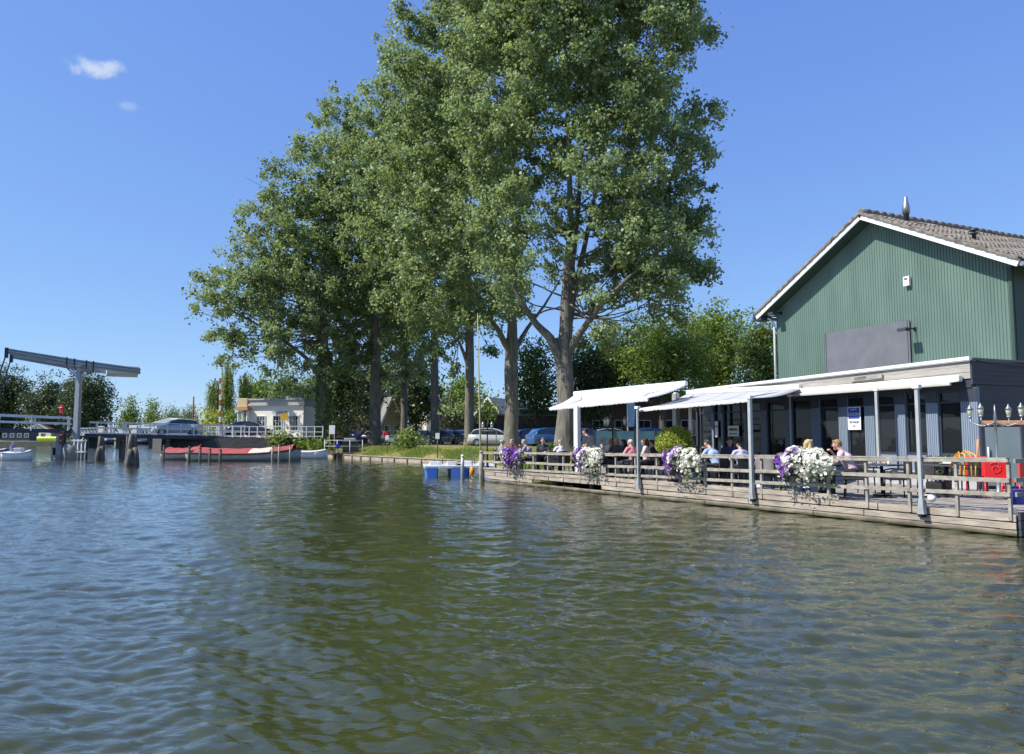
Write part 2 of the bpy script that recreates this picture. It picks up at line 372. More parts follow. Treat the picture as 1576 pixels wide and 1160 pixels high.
# ================= GROUND =================
SH = [(40, -40), (16, 6), (10.9, 15), (4.2, 27.0), (0.2, 33.2), (-1.4, 42), (-3.0, 48), (-6.2, 52.4), (-11, 59), (-16.2, 66.6), (-20.5, 69.2),
      (-24, 69.4), (-28, 71), (-32, 80), (-45, 130), (-62, 188), (-140, 196), (-420, 200), (-900, 200)]
FAR = [(900, -300), (900, -100), (900, 60), (900, 200), (800, 400), (700, 600), (600, 800), (450, 1000), (350, 1100), (250, 1200), (200, 1250),
       (150, 1280), (120, 1300), (80, 1300), (20, 1300), (-60, 1300), (-200, 1300), (-600, 1300), (-1300, 1300)]
def make_ground():
    pts = [Vector(p) for p in SH]; sub = []; far = []
    for i in range(len(pts)-1):
        k = max(1, int((pts[i+1]-pts[i]).length/2.5)) if 1 < i < 14 else 3
        for j in range(k):
            t = j/k; sub.append(pts[i].lerp(pts[i+1], t)); far.append(Vector(FAR[i]).lerp(Vector(FAR[i+1]), t))
    sub.append(pts[-1]); far.append(Vector(FAR[-1]))
    prof = [(0, -.8), (0, .12), (.8, .42), (2.2, .72), (4.5, .95), (7, 1.0), (11, 1.0)]
    V = []
    for off, z in prof:
        for i, p in enumerate(sub):
            d = (sub[min(i+2, len(sub)-1)]-sub[max(i-2, 0)]).normalized(); nrm = Vector((d.y, -d.x))
            q = p+nrm*off; zz = z*(.55 if p.x < -50 else (.3+.7*min(1, max(0, (p.y-32.5)/6)) if z > 0 else 1))+(random.uniform(-.06, .06) if 0 < off < 9 else 0)
            V.append((q.x, q.y, zz))
    for p in far: V.append((p.x, p.y, 1.0))
    n = len(sub); F = [(k*n+i, (k+1)*n+i, (k+1)*n+i+1, k*n+i+1) for k in range(len(prof)) for i in range(n-1)]
    m, nt, b = newmat('grassy_ground')
    a = noise(nt, .5, (1, 1, 1), 6); c = noise(nt, 6, (1, 1, 1), 4)
    x = mixc(nt, mapr(nt, a.outputs['Fac'], .4, .62), (.34, .27, .11), (.15, .17, .045)); x = mixc(nt, mapr(nt, c.outputs['Fac'], .3, .7, 0, .5), x, (.22, .21, .08))
    nt.links.new(x, b.inputs['Base Color']); b.inputs['Roughness'].default_value = .95
    mb = MB(); mb.add(V, F, True); o = mb.build('ground', m); tag(o, None, None, kind='structure')
make_ground()

def struct(name, mb, m): return tag(mb.build(name, m), None, None, kind='structure')
# car park strip behind the trees, 12 mm sheet over the grass
mb = MB(); mb.add([(-10, 88, 1.03), (-20, 80, 1.03), (20, 47, 1.03), (40, 60, 1.03), (12, 96, 1.03)], [(0, 1, 2, 3, 4)]); struct('car_park', mb, M['road'])
# raised quay by the bridge and the street on it
mb = MB(); mb.prism([(-31, 67.6), (-20.6, 67.6), (-17.5, 74), (-16, 84), (-16, 96), (-46, 96), (-34, 78)], -.8, 1.74)
struct('quay', mb, M['quay'])
mb = MB(); mb.add([(-30.9, 67.7, 1.75), (-20.7, 67.7, 1.75), (-17.6, 74, 1.75), (-16.1, 84, 1.75), (-16.1, 95.9, 1.75), (-45.8, 95.9, 1.75), (-33.9, 78, 1.75)], [tuple(range(7))])
struct('quay_pavement', mb, M['pav'])

# ---- blades of grass and weeds on the bank ----
def leaves_mesh(name, C, S, mtl, parent=None, tone=None, droop=0, aspect=.62, r=None, upbias=.35, nrm=None):
    """one small folded quad per leaf: C centres (n,3), S sizes (n)"""
    r = r or rng; n = len(C)
    N = r.normal(size=(n, 3)); N[:, 2] += upbias*1.5
    if nrm is not None: N += nrm*1.0
    N /= np.linalg.norm(N, axis=1, keepdims=True)+1e-9
    A = r.normal(size=(n, 3)); A[:, 2] -= droop
    A -= N*(A*N).sum(1, keepdims=True); A /= np.linalg.norm(A, axis=1, keepdims=True)+1e-9
    B = np.cross(N, A); S = S[:, None]
    V = np.empty((n, 4, 3)); V[:, 0] = C-A*S*.5; V[:, 2] = C+A*S*.5
    V[:, 1] = C+B*S*.5*aspect+N*S*.08; V[:, 3] = C-B*S*.5*aspect+N*S*.08
    F = np.arange(n*4).reshape(n, 4)
    if tone is None: tone = r.uniform(0, 1, n)
    return np_mesh(name, V.reshape(-1, 3), F, mtl, parent, tone)

def blades(name, base, h, wd, mtl, lean=.35, r=None, parent=None, tone=None):
    """upright tapering blades"""
    r = r or rng; n = len(base); a = r.uniform(0, 2*math.pi, n)
    side = np.stack([np.cos(a), np.sin(a), 0*a], 1)*wd[:, None]*.5
    ln = r.normal(0, lean, (n, 2)); up = np.concatenate([ln, np.ones((n, 1))], 1)*h[:, None]
    V = np.empty((n, 4, 3)); V[:, 0] = base-side; V[:, 1] = base+side
    V[:, 2] = base+up+side*.15; V[:, 3] = base+up-side*.15
    V[:, 2:, 2] -= (np.abs(ln).sum(1)*h*.25)[:, None]
    if tone is None: tone = r.uniform(0, 1, n)
    return np_mesh(name, V.reshape(-1, 3), np.arange(n*4).reshape(n, 4), mtl, parent, tone)

def bank_pts(n, a, b, off0, off1, r):
    """random points on the bank between shore points a..b"""
    pts = np.array(SH, float)[a:b+1]; seg = np.diff(pts, axis=0); L = np.hypot(*seg.T); w_ = L/L.sum()
    i = r.choice(len(L), n, p=w_); t = r.uniform(0, 1, n); d = seg[i]/L[i][:, None]
    off = r.uniform(off0, off1, n); p = pts[i]+seg[i]*t[:, None]+np.stack([d[:, 1], -d[:, 0]], 1)*off[:, None]
    z = np.interp(off, [0, .8, 2.2, 4.5, 7, 11], [.12, .42, .72, .95, 1, 1])
    return np.concatenate([p, z[:, None]-.03], 1)
r = np.random.default_rng(5)
B = bank_pts(60000, 4, 10, .1, 10, r)
clump = np.sin(B[:, 0]*1.9+np.sin(B[:, 1]*1.3)*2)*np.sin(B[:, 1]*1.1+B[:, 0]*.6)
off = B[:, 2]
h = np.where(off < .9, .14, .05)*r.uniform(.5, 1.5, len(B))*(1+.9*np.clip(clump, 0, 1))
g = blades('grass', B, h, r.uniform(.02, .05, len(B)), M['grass'], r=r); tag(g, None, None, kind='stuff'); g['label'] = 'sunlit yellow green grass on the bank under the poplars'
B = bank_pts(26000, 4, 10, .0, 2.6, r)
k = np.clip(.5+.6*np.sin(B[:, 0]*.9+1)*np.cos(B[:, 1]*.55), .05, 1.2)
h = .42*k*r.uniform(.4, 1.3, len(B))
g = blades('bank_weeds', B, h, r.uniform(.025, .06, len(B)), M['leaf_weed'], r=r); tag(g, None, None, kind='stuff'); g['label'] = 'tall pale green weeds along the edge of the water'
# far bank: low green fringe
n = 9000; X0 = r.uniform(-190, -58, n); Y0 = np.where(X0 > -62, 188, 195)+r.uniform(0, 5, n)
B = np.stack([X0, Y0, np.full(n, .2)], 1)
g = blades('reeds', B, r.uniform(.4, 1.3, n), r.uniform(.1, .3, n), M['leaf_mid'], r=r); tag(g, None, None, kind='stuff')
# wooden edging of the near bank
def edge_boards():
    t = thing('bank_edging', 'low wooden edging boards holding the grass bank below the poplars', 'edging', (0, 0, 0))
    m1, m2 = MB(), MB()
    pts = [Vector((*SH[i], 0)) for i in (4, 5, 6, 7, 8, 9)]
    for i, (a, b) in enumerate(zip(pts, pts[1:])):
        d = (b-a).normalized(); nrm = Vector((-d.y, d.x, 0))*.08
        L = (b-a).length; k = int(L/2.2)+1
        for j in range(k):
            p, q = a.lerp(b, j/k), a.lerp(b, (j+1)/k)
            m1.beam(p+nrm+Vector((0, 0, .09)), q+nrm-d*.02+Vector((0, 0, .09)), .06, .36)
            MB().tube([p+nrm*2.0+Vector((0, 0, -.6)), p+nrm*2.0+Vector((0, 0, .22+random.uniform(0, .12)))], .06, 7).build('stake', M['pile'], t)
        m1.beam(a+nrm*.6+Vector((0, 0, .30)), b+nrm*.6+Vector((0, 0, .30)), .26, .05)
    m1.build('boards', M['wood'], t)
edge_boards()
# ================= TREES =================
def crown_points(clumps, density, per, sig, r, gap=.28):
    """sprays of leaves spread through the clumps; returns centres, tones, outward normals"""
    C, T, N = [], [], []
    for (c, rad) in clumps:
        c = np.array(c, float); rad = np.array(rad, float)
        vol = 4.19*rad[0]*rad[1]*rad[2]; n = max(4, int(vol*density))
        d = r.normal(size=(n, 3)); d /= np.linalg.norm(d, axis=1, keepdims=True)
        q = r.uniform(.05, 1, n)**.45
        jit = 1+.30*np.sin(d[:, 0]*5+c[0])*np.cos(d[:, 1]*6+c[2])+.14*np.sin(d[:, 2]*9+c[1])
        far = r.uniform(0, 1, n) < .07; q = np.where(far, r.uniform(1.0, 1.38, n), q)
        p = c+d*(q*jit)[:, None]*rad
        g = np.sin(p[:, 0]*1.5+c[1])*np.sin(p[:, 1]*1.3)*np.sin(p[:, 2]*1.7+c[0])
        p = p[(g > -gap) | (r.uniform(0, 1, n) > .8)]; n = len(p)
        if n == 0: continue
        k = r.integers(int(per*.5), int(per*1.5)+1, n)
        idx = np.repeat(np.arange(n), k)
        s = sig*r.uniform(.6, 1.3, n)
        pts = p[idx]+r.normal(size=(len(idx), 3))*s[idx][:, None]*np.array([1, 1, .8])
        t = np.clip(r.uniform(.1, .9, n)[idx]+r.normal(0, .22, len(idx)), 0, 1)
        nn = (pts-c)/rad; nn /= np.linalg.norm(nn, axis=1, keepdims=True)+1e-6
        C.append(pts); T.append(t); N.append(nn)
    return np.concatenate(C), np.concatenate(T), np.concatenate(N)

def limb(mb, pts, r0, r1, n=8, wob=.0):
    """smooth tapered limb through pts"""
    pts = [Vector(p) for p in pts]; out = []; k = 5
    P_ = [pts[0]*2-pts[1]]+pts+[pts[-1]*2-pts[-2]]
    for i in range(1, len(P_)-2):
        for j in range(k):
            t = j/k; a, b, c, d = P_[i-1:i+3]
            out.append(.5*((2*b)+(c-a)*t+(2*a-5*b+4*c-d)*t*t+(3*b-a-3*c+d)*t**3))
    out.append(pts[-1]); m = len(out)
    out = [p+Vector((random.uniform(-wob, wob), random.uniform(-wob, wob), 0)) if 0 < i < m-1 else p for i, p in enumerate(out)]
    mb.tube(out, [r0+(r1-r0)*(i/(m-1))**.8 for i in range(m)], n, cap=False)

def big_tree(label, px, Y, trunk_w, fork_py, clumps, Rcrown, seed, dens=.55, per=30, leaf=.2, limbs=(), z0=1.0, lmat='leaf_poplar', bark='bark', cat='poplar', group=None, gap=.26, forks=None, ivy=False, topz=None):
    r = np.random.default_rng(seed); random.seed(seed)
    bx = X(px, Y); t = thing('poplar_tree', label, cat, (bx, Y, z0-.05), 0, group); o = Vector((bx, Y, z0-.05))
    W = []
    cx = sum(c[0] for c in clumps)/len(clumps)
    for c in clumps:
        cpx, cpy, cr = c[:3]; rad = cr*Y/FPX; p = P(cpx, cpy, Y)
        offx = p.x-P(cx, cpy, Y).x
        dep = math.sqrt(max(0, Rcrown**2-offx**2))
        if len(c) > 3: W.append((p+Vector((0, c[3], 0)), rad)); continue
        if dep > rad*1.3:
            for s in (-1, 1):
                W.append((p+Vector((r.normal()*.4, s*dep*.55+r.normal()*.5, r.normal()*.5)), rad))
        else: W.append((p+Vector((0, r.normal()*.8, 0)), rad))
    # trunk
    tr = MB(); fz = Z(fork_py, Y)-o.z; rw = trunk_w*Y/FPX/2
    zs = [0, .35, 1.2, fz*.35, fz*.7, fz]; fl = [1.4, 1.16, 1.05, 1.0, .95, .92]
    k = 14; secs = []
    for i, (z, f) in enumerate(zip(zs, fl)):
        ox, oy = (0, 0) if i < 2 else (r.normal()*.05, r.normal()*.05)
        secs.append([(ox+rw*f*(1+.07*math.sin(3*a+seed)+(.12*math.sin(5*a+seed) if i < 2 else 0))*math.cos(a), oy+rw*f*(1+.07*math.sin(3*a+seed)+(.12*math.sin(5*a) if i < 2 else 0))*math.sin(a), z) for a in [2*math.pi*j/k for j in range(k)]])
    tr.loft(secs, smooth=True, cap=False)
    base = Vector((0, 0, fz-.3)); tops = sorted(W, key=lambda q: -q[0].z)
    zt = tops[0][0].z-o.z
    # leaders
    leaders = forks or [(px-4, fork_py-(fork_py-tops_py(W, Y))*.8), ]
    LP = []
    for i, (lx, ly) in enumerate(leaders):
        e = P(lx, ly, Y+(i*1.4-.7 if i else 0))-o; mid = base.lerp(e, .45)+Vector((r.normal()*.3, r.normal()*.4, 0))
        limb(tr, [base-Vector((0, 0, .4)), base+(mid-base)*.35+Vector((0, 0, .3)), mid, e], rw*(.92 if i == 0 else .7), .07, 10, .03)
        LP.append((base, mid, e))
    for L in limbs:
        pts = [P(a, b, Y+c)-o for a, b, c in L[1]]
        limb(tr, pts, L[0]*rw, .05, 8, .03)
    # a limb into each clump
    for (c, rad) in W:
        if r.random() < .3: continue
        c = c-o; best = LP[int(r.integers(len(LP)))]
        h = max(.10+.12*r.random(), min(.95, (c.z-base.z-3.0)/(best[2].z-base.z+1e-6)))
        s = best[0].lerp(best[1], h/.45) if h < .45 else best[1].lerp(best[2], (h-.45)/.55)
        m = s.lerp(c, .6)+Vector((0, 0, -.25-.3*r.random()))
        limb(tr, [s, s.lerp(m, .5)+Vector((r.normal()*.25, r.normal()*.25, r.normal()*.2)), m, c+Vector((0, 0, rad*.4))], max(.045, rw*.15*(1-h*.6)), .02, 6, .05)
        for q in range(3):
            e = c+Vector((r.normal(), r.normal(), abs(r.normal())))*rad*.5
            limb(tr, [m.lerp(c, .5), (m+e)/2+Vector((0, 0, .2)), e], .04, .012, 5)
    tr.build('trunk', M[bark], t, fix=False)
    cl = [(np.array(c-o), (rad*1.05, rad*1.15, rad*1.0)) for c, rad in W]; leaf = leaf*1.06; dens = dens*1.9; per = per*2.2
    C, T, N = crown_points(cl, dens, per, .17*leaf/.2+.08, r, gap)
    S = leaf*r.uniform(.6, 1.25, len(C))
    leaves_mesh('crown', C, S, M[lmat], t, T, .3, .75, r, .25, N*.55)
    if ivy:
        n = 2600; a = r.uniform(0, 6.28, n); z = r.uniform(.2, fz*1.0, n); rr = rw*(1.08+.5*np.abs(r.normal(0, .35, n)))+.05
        C = np.stack([np.cos(a)*rr, np.sin(a)*rr, z], 1)
        leaves_mesh('ivy', C, r.uniform(.14, .26, n), M['leaf_mid'], t, None, .5, .8, r)
    return t
def tops_py(W, Y):
    z = max(c.z for c, _ in W); return HOR-(z-CAMZ)*FPX/Y*.97

G1 = 'tall poplars on the grass bank'
T1 = [(760, -60, 50), (850, -62, 55), (940, -60, 55), (1010, -45, 48), (730, -5, 50), (800, 5, 55), (880, 0, 55), (960, 5, 55), (1040, 0, 46),
      (750, 75, 48), (830, 80, 55), (920, 75, 55), (1000, 80, 48), (1052, 60, 38), (1090, 48, 16), (740, 150, 45), (815, 155, 50), (900, 150, 55), (985, 155, 50), (1055, 165, 42), (1098, 180, 22),
      (740, 225, 45), (800, 230, 45), (885, 225, 48), (975, 235, 50), (1052, 240, 45), (1100, 240, 20), (735, 300, 45), (790, 330, 34), (905, 300, 42), (975, 310, 50), (1050, 310, 45),
      (745, 375, 42), (800, 395, 32), (925, 375, 34), (990, 385, 50), (1052, 375, 38), (1000, 440, 36), (1045, 432, 28), (1020, 468, 16), (955, 425, 20), (920, 470, 13), (770, 440, 24), (905, 520, 9), (930, 505, 9), (835, 430, 22, -1.5), (870, 400, 24, -2), (890, 440, 18, -2), (850, 375, 26, 1), (820, 300, 34, 1), (870, 300, 30, 2), (855, 345, 22, -2), (830, 350, 26, -1.5), (880, 350, 28, 0), (760, 410, 26, 0), (800, 430, 24, 0), (905, 420, 22, 1.5), (785, 470, 18, 0), (950, 460, 16, 0), (1000, 425, 30, -1.5), (1040, 400, 30, 1), (975, 350, 34, -2.5), (1030, 455, 22, 0), (960, 400, 28, 1.5), (1065, 330, 28, 0), (1085, 280, 24, 0), (985, 455, 18, 0)]
big_tree('nearest and largest poplar, forking low behind the white awnings', 870, 40, 27, 520, T1, 5.2, 11, 1.0, 34, .19, group=G1,
         limbs=[(.75, [(866, 560, 0), (846, 520, -.3), (820, 492, -.6), (795, 450, -1.0), (770, 410, -1.2)]), (.6, [(872, 545, 0), (895, 510, -.5), (925, 470, -1.2), (962, 432, -2), (1000, 400, -2.5)])],
         forks=[(870, 60), (905, 120), (935, 200)])
T2 = [(700, 30, 45), (665, 15, 26), (745, 45, 45), (660, 90, 38), (640, 55, 12), (715, 110, 48), (615, 150, 30), (655, 165, 42), (715, 185, 48), (770, 160, 45), (630, 225, 42), (695, 250, 48), (760, 240, 48), (625, 300, 42),
      (690, 320, 48), (760, 320, 48), (640, 375, 42), (700, 390, 46), (765, 395, 40), (665, 440, 34), (720, 455, 38), (775, 455, 32), (700, 495, 20), (742, 500, 22), (790, 480, 18), (640, 10, 14), (620, 90, 12)]
big_tree('second poplar from the white awnings, trunk just left of them', 788, 52, 21, 520, T2, 6, 12, .50, 34, .23, group=G1,
         limbs=[(.6, [(786, 545, 0), (765, 505, -.5), (742, 475, -.8), (720, 440, -1)]), (.45, [(792, 540, 0), (812, 505, .5), (838, 470, 1), (862, 430, 1.4)])])
T3 = [(610, 130, 36), (580, 155, 28), (640, 150, 30), (570, 195, 36), (620, 210, 42), (670, 200, 38), (560, 255, 38), (615, 280, 45), (675, 290, 42), (570, 330, 42), (630, 355, 45), (690, 360, 40), (590, 405, 40), (650, 425, 42), (705, 430, 36),
      (620, 475, 34), (672, 490, 34), (712, 500, 24), (690, 560, 12), (755, 540, 10), (700, 620, 6)]
big_tree('third poplar from the white awnings, bare straight pale trunk', 722, 66, 14, 500, T3, 6, 13, .30, 32, .27, group=G1,
         limbs=[(.55, [(720, 560, 0), (708, 530, -.5), (690, 505, -1)])])
T4 = [(528, 170, 24), (500, 200, 26), (545, 215, 34), (505, 250, 34), (555, 270, 40), (600, 290, 38), (500, 300, 38), (550, 335, 42), (600, 360, 42), (520, 385, 40), (575, 410, 42), (625, 430, 38), (540, 455, 38), (595, 480, 36), (640, 500, 32), (660, 530, 20), (600, 540, 22), (690, 500, 20)]
big_tree('fourth poplar from the awnings, pale trunk with broad flared foot', 668, 75, 12, 510, T4, 6, 14, .26, 30, .29, group=G1)
T5 = [(590, 480, 36), (630, 520, 30), (570, 530, 30), (610, 450, 40), (560, 440, 38), (640, 560, 20), (575, 575, 20), (620, 560, 26)]
big_tree('slim poplar half hidden between two thicker trunks', 621, 85, 10, 540, T5, 5, 15, .22, 28, .3, group=G1)
T6 = [(450, 290, 30), (418, 305, 26), (392, 325, 22), (470, 325, 36), (420, 350, 36), (475, 390, 40), (520, 330, 34), (420, 400, 36), (385, 370, 22), (460, 440, 40), (515, 450, 40), (500, 510, 36), (545, 520, 32), (565, 560, 24), (520, 560, 24), (480, 260, 20), (600, 575, 22), (550, 550, 26)]
big_tree('dark trunked poplar standing before the cream gabled house', 577, 74, 17, 520, T6, 5.5, 16, .26, 30, .28, group=G1)
T7 = [(308, 425, 17), (328, 425, 22), (318, 462, 24), (350, 440, 26), (350, 485, 28), (382, 425, 30), (390, 385, 24), (385, 470, 32), (420, 440, 38), (430, 500, 36), (365, 515, 16), (352, 545, 9), (375, 535, 10), (400, 520, 22), (465, 490, 36), (430, 555, 26), (470, 550, 30), (510, 570, 28), (445, 590, 18), (485, 600, 14), (450, 350, 24), (306, 485, 12), (330, 515, 12)]
big_tree('leftmost poplar, ivy clad trunk beside the cream bridge house', 497, 70, 17, 540, T7, 4.5, 17, .28, 30, .26, group=G1, ivy=True,
         limbs=[(.5, [(494, 585, 0), (470, 550, -.5), (430, 520, -1), (380, 490, -1), (340, 470, -1)])])

def bush_tree(name, label, cat, px, Y, z0, top_py, wpx, lmat, seed, bot_py=None, group=None, dens=None, leaf=None, n=9, bark='bark_dark', per=26, cone=False):
    r = np.random.default_rng(seed); random.seed(seed)
    t = thing(name, label, cat, (X(px, Y), Y, z0-.05), 0, group)
    H_ = Z(top_py, Y)-z0; Wd = wpx*Y/FPX/2; zb = (Z(bot_py, Y)-z0) if bot_py else H_*.15
    cl = []
    for i in range(n):
        q = (i+.5)/n; z = zb+(H_-zb)*(.06+.80*q)
        wf = (1-q)**.8+.1 if cone else math.sin(math.pi*(.15+.72*q))**.7
        a = i*2.4; rad = Wd*(.5+.14*r.random())*(.55+.6*wf)
        rad = min(rad, (H_-z)*1.02+.1*H_)
        off = max(0, Wd*wf-rad*.9)
        cl.append(((math.cos(a)*off, math.sin(a)*off*.8, z), (rad, rad, min(rad*1.05, (H_-zb)*.33))))
    vol = sum(4.19*b[0]*b[1]*b[2] for _, b in cl); leaf = leaf or min(.55, max(.14, Y*.0040))
    dens = dens or max(.1, 1.7*(H_*Wd)/(leaf*leaf*per)/vol*12)
    C, T, N = crown_points(cl, dens, per, leaf*1.6, r, .5)
    C[:, 2] = np.maximum(C[:, 2], .05)
    tr = MB(); limb(tr, [(0, 0, -.1), (.05, 0, zb+.2), (0, .1, H_*.75)], max(.05, Wd*.07), .03, 7)
    for c, b in cl: limb(tr, [(0, 0, max(.1, c[2]*.6)), (c[0]*.5, c[1]*.5, c[2]*.85), c], max(.03, Wd*.03), .01, 5)
    tr.build('trunk', M[bark], t, fix=False)
    leaves_mesh('crown', C, leaf*r.uniform(.6, 1.3, len(C)), M[lmat], t, T, .2, .7, r, .3, N*.5)
    return t
G2 = 'trees behind the terrace'
bush_tree('tree', 'broad bright green tree rising behind the white awnings', 'tree', 1020, 66, 1, 485, 200, 'leaf_light', 21, 590, G2, n=16)
bush_tree('tree', 'yellow green tree left of the tallest crown behind the awnings', 'tree', 940, 72, 1, 520, 130, 'leaf_light', 22, 600, G2, n=12)
bush_tree('tree', 'tall deep green tree with ragged top behind the terrace building', 'tree', 1105, 72, 1, 472, 140, 'leaf_light', 23, 600, G2, n=14)
bush_tree('tree', 'dark green tree touching the left corner of the green gable', 'tree', 1175, 64, 1, 492, 90, 'leaf_mid', 24, 600, G2, n=10)
bush_tree('tree', 'dark tree filling the gap between the two nearest poplar trunks', 'tree', 825, 74, 1, 520, 80, 'leaf_mid', 25, 640, G2, n=12)
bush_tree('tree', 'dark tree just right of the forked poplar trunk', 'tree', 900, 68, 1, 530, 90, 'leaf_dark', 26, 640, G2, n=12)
G3 = 'trees beyond the car park'
bush_tree('tree', 'sunny light green tree beyond the dark hedge', 'tree', 712, 120, 1, 578, 90, 'leaf_light', 31, 640, G3)
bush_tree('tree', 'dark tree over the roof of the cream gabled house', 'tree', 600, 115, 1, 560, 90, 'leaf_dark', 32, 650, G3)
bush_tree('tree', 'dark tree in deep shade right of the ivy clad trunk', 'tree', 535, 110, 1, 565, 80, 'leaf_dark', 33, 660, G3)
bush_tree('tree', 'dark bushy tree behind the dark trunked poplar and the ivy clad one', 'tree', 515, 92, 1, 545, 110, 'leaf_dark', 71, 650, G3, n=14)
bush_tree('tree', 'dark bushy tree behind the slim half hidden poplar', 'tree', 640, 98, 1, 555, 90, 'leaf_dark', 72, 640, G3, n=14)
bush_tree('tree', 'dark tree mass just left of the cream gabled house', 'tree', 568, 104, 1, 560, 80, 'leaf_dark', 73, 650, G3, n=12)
bush_tree('tree', 'green tree beside the white chimney of the house', 'tree', 645, 100, 1, 585, 40, 'leaf_mid', 34, 655, G3)
bush_tree('tree', 'small green bushy tree before the grey roofs', 'tree', 752, 100, 1, 620, 44, 'leaf_mid', 35, 655, G3)
bush_tree('tree', 'rounded green tree behind the cream bridge house', 'tree', 440, 100, 1.7, 572, 60, 'leaf_mid', 36, 625, G3)
bush_tree('tree', 'tree reaching over the right end of the bridge house roof', 'tree', 478, 84, 1.7, 585, 60, 'leaf_mid', 37, 640, G3)
bush_tree('tree', 'pale feathery tree top above the bridge house', 'tree', 400, 105, 1.7, 585, 46, 'leaf_light', 38, 630, G3)
G4 = 'trees on the far left bank'
bush_tree('tree', 'dark tree at the very left edge behind the lifting bridge', 'tree', 0, 215, .5, 572, 100, 'leaf_dark', 41, 668, G4, n=12)
bush_tree('tree', 'broad dark tree behind the drawbridge rods', 'tree', 72, 212, .5, 585, 84, 'leaf_dark', 42, 670, G4, n=12)
bush_tree('tree', 'large rounded dark tree directly behind the bridge column', 'tree', 132, 208, .5, 577, 96, 'leaf_dark', 43, 672, G4, n=14)
bush_tree('tree', 'left one of two pale young poplars on the far bank', 'tree', 199, 230, .5, 606, 36, 'leaf_light', 44, 668, G4, n=8, cone=True)
bush_tree('tree', 'right one of two pale young poplars on the far bank', 'tree', 233, 250, .5, 608, 30, 'leaf_light', 45, 668, G4, n=8, cone=True)
bush_tree('tree', 'low round tree on the skyline right of the young poplars', 'tree', 262, 300, .5, 628, 40, 'leaf_mid', 46, 668, G4)
bush_tree('tree', 'low tree on the skyline behind the silver car', 'tree', 290, 280, .5, 626, 36, 'leaf_mid', 47, 668, G4)
G5 = 'drooping trees by the bridge'
def weeping(label, px, Y, top, wpx, seed):
    r = np.random.default_rng(seed); t = thing('weeping_tree', label, 'tree', (X(px, Y), Y, 1.7), 0, G5)
    H_ = Z(top, Y)-1.7; Wd = wpx*Y/FPX/2; tr = MB(); limb(tr, [(0, 0, -.1), (.1, 0, H_*.5), (0, 0, H_*.95)], .2, .05, 7); C = []; T = []
    for i in range(26):
        a = r.uniform(0, 6.28); z = H_*r.uniform(.45, 1); q = Wd*r.uniform(.25, .8)*(1.25-z/H_*.6)
        tip = Vector((math.cos(a)*q, math.sin(a)*q, z-.1)); limb(tr, [(0, 0, z*.8), tip*.5+Vector((0, 0, z*.5+.3)), tip], .05, .015, 5)
        L = H_*r.uniform(.2, .5)
        for k in range(7):
            b = np.array(tip)+r.normal(0, .28, 3)*np.array([1, 1, .3]); m = int(L/.09)
            zz = np.linspace(0, L*r.uniform(.5, 1), m); C.append(b+np.stack([np.sin(zz)*.12, np.cos(zz)*.1, -zz], 1)+r.normal(0, .05, (m, 3))); T.append(np.full(m, r.uniform(0, 1)))
    tr.build('trunk', M['bark_dark'], t, fix=False); C = np.concatenate(C); C[:, 2] = np.maximum(C[:, 2], .1)
    leaves_mesh('crown', C, r.uniform(.14, .26, len(C)), M['leaf_weed'], t, np.concatenate(T), 2.0, .45, r, .1)
weeping('shaggy drooping tree left of the striped barrier arm', 327, 84, 585, 30, 51)
weeping('tall shaggy drooping tree behind the striped barrier arm', 346, 86, 556, 34, 52)
weeping('shaggy drooping tree with arched tip beside the bridge house', 374, 88, 570, 34, 53)
bush_tree('shrub', 'bright yellow green shrub left of the striped barrier', 'shrub', 325, 80, 1.7, 632, 26, 'leaf_gold', 54, 668, 'shrubs by the bridge house', n=6)
bush_tree('shrub', 'yellow green shrub between barrier and bridge house', 'shrub', 354, 82, 1.7, 630, 28, 'leaf_light', 55, 668, 'shrubs by the bridge house', n=6)
bush_tree('shrub', 'tall leafy weed bush on the bank before the third and fourth poplar', 'shrub', 628, 60, .55, 665, 52, 'leaf_weed', 56, 702, 'bushes on the bank', n=12)
bush_tree('shrub', 'bright green plant before the bridge house railing', 'shrub', 432, 67.9, .9, 668, 36, 'leaf_weed', 57, 690, 'bushes on the bank', n=8)
bush_tree('shrub', 'straw coloured weed bush left of the notice board', 'shrub', 468, 68.5, .6, 674, 44, 'leaf_weed', 58, 698, 'bushes on the bank', n=9)
bush_tree('shrub', 'low green weeds beside the little boat landing', 'shrub', 492, 68, .5, 678, 26, 'leaf_weed', 59, 700, 'bushes on the bank', n=6)
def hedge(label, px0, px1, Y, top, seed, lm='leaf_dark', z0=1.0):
    r = np.random.default_rng(seed); x0, x1 = X(px0, Y), X(px1, Y); L = x1-x0; h = Z(top, Y)-z0
    t = thing('hedge', label, 'hedge', ((x0+x1)/2, Y, z0), 0, 'hedges behind the car park'); n = int(L*h*34)
    C = np.stack([r.uniform(-L/2, L/2, n), r.uniform(-1, 1, n), r.uniform(0, 1, n)**.8*h], 1); C[:, 2] += .25*np.sin(C[:, 0]*1.3)*(C[:, 2]/h)+r.normal(0, .1, n)
    side = r.uniform(0, 1, n) < .55; C[side, 1] = -1+r.normal(0, .12, side.sum())
    leaves_mesh('foliage', C, r.uniform(.2, .4, n), M[lm], t, None, .2, .7, r); mb = MB(); mb.box((0, .2, h*.42), (L*.96, 1.2, h*.8)); mb.build('branches', M['bark_dark'], t)
hedge('tall dark clipped hedge behind the cars left of the third poplar trunk', 672, 722, 96, 609, 61)
hedge('dark hedge between the third poplar trunk and the second', 728, 795, 88, 645, 62)
hedge('dark hedge behind the cars right of the second poplar trunk', 797, 905, 84, 618, 63)
hedge('long low dark hedge behind the cars left of the cream house', 500, 585, 98, 640, 64)
